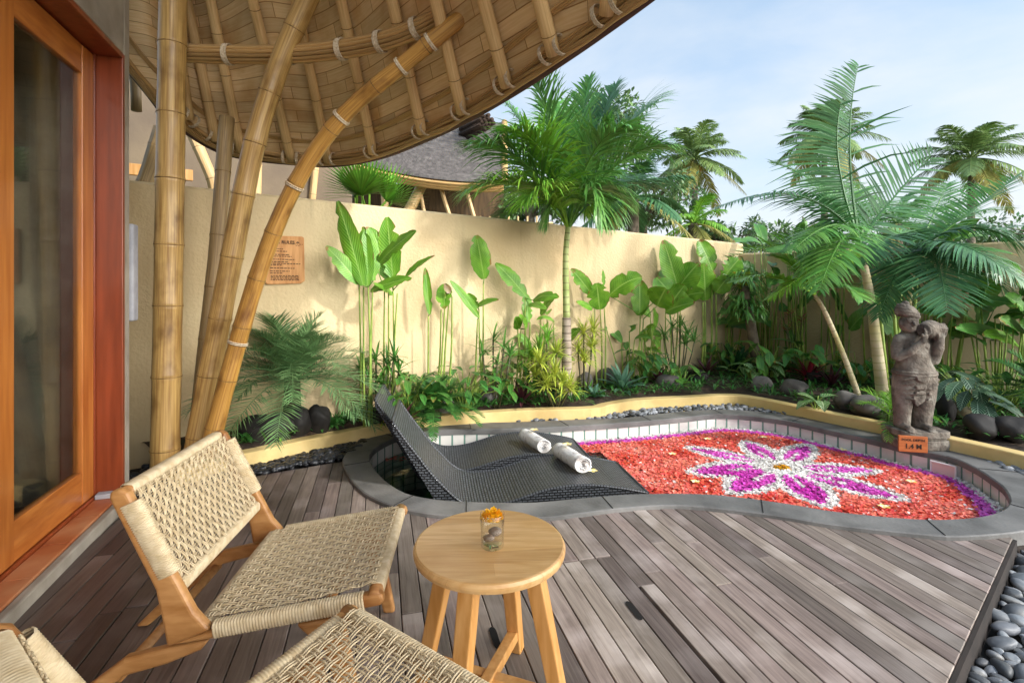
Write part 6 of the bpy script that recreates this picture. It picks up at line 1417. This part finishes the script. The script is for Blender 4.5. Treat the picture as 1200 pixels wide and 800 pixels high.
coco('grey green palm half hidden right behind the foxtail palm', (742, 232), -1, 11.5, 1.6, 95, False, 'palm_blue', 15)
coco('low palm crown just above the wall at the far right', (1052, 262), -1, 15, 1.5, 96, False, 'palm', 14)
def tree(label, px, py, d, rx, rz, seed, nl=2600, m='tree', ls=.16, name='broadleaf_tree', cl=16):
    c = P(px, py, d); b = V((c.x, c.y, -1)); t = thing(name, label, 'tree', b); rr = random.Random(seed)
    tr = MB(); tr.tube(bez([b, b.lerp(c, .5) + V((.1, 0, 0)), c], 4), [.2 - .012 * i for i in range(9)], 8)
    cs = []
    for k in range(cl):
        v = V((rr.gauss(0, 1), rr.gauss(0, 1), rr.gauss(0, 1))).normalized() * rr.uniform(.35, 1.0); q = c + V((v.x * rx, v.y * rx, v.z * rz)); cs.append((q, rr.uniform(.28, .5) * min(rx, rz * 1.2)))
        tr.tube([c - V((0, 0, rz * .6)), c.lerp(q, .5), q], [.06, .035, .012], 6, False)
    tr.build('trunk', M['trunk'], t, smooth=True); lm = MB()
    for k in range(nl):
        q, r_ = cs[rr.randrange(cl)]; v = V((rr.gauss(0, 1), rr.gauss(0, 1), rr.gauss(0, .8))).normalized() * r_ * rr.random() ** .4
        blade(lm, q + v, (v.normalized() + V((rr.uniform(-.8, .8), rr.uniform(-.8, .8), rr.uniform(-.8, .5)))), ls * rr.uniform(.6, 1.3), ls * .5, .5, 2, .2, PR_LANCE, cross=2)
    lm.build('crown', M[m], t)
tree('dense dark leafy tree behind the foxtail palm', 700, 178, 13, 1.9, 1.35, 101, 5200, ls=.17, cl=22)
tree('lower leafy tree behind the bamboo rail fence', 620, 236, 12, 1.5, .6, 102, 2200, ls=.15)
tree('leafy tree below the right fronds of the foxtail palm', 752, 244, 14, 1.7, .8, 103, 2600, ls=.16)
for i, (px, py, d, rx, rz, lb) in enumerate(((905, 284, 26, 3.2, 1.0, 'hazy distant tree left of the tall upright frond'), (985, 284, 28, 3.0, 1.1, 'hazy distant tree behind the slanting palm trunk'), (1072, 286, 30, 3.4, 1.0, 'hazy distant tree behind the clump palm'), (1165, 282, 27, 3.2, 1.2, 'hazy distant tree below the right coconut palm'), (845, 280, 24, 2.2, .9, 'hazy distant tree just right of the wall corner'), (1235, 276, 25, 3.0, 1.4, 'hazy distant tree at the right frame edge'))):
    tree(lb, px, py, d, rx, rz, 110 + i, 1700, ls=.30)
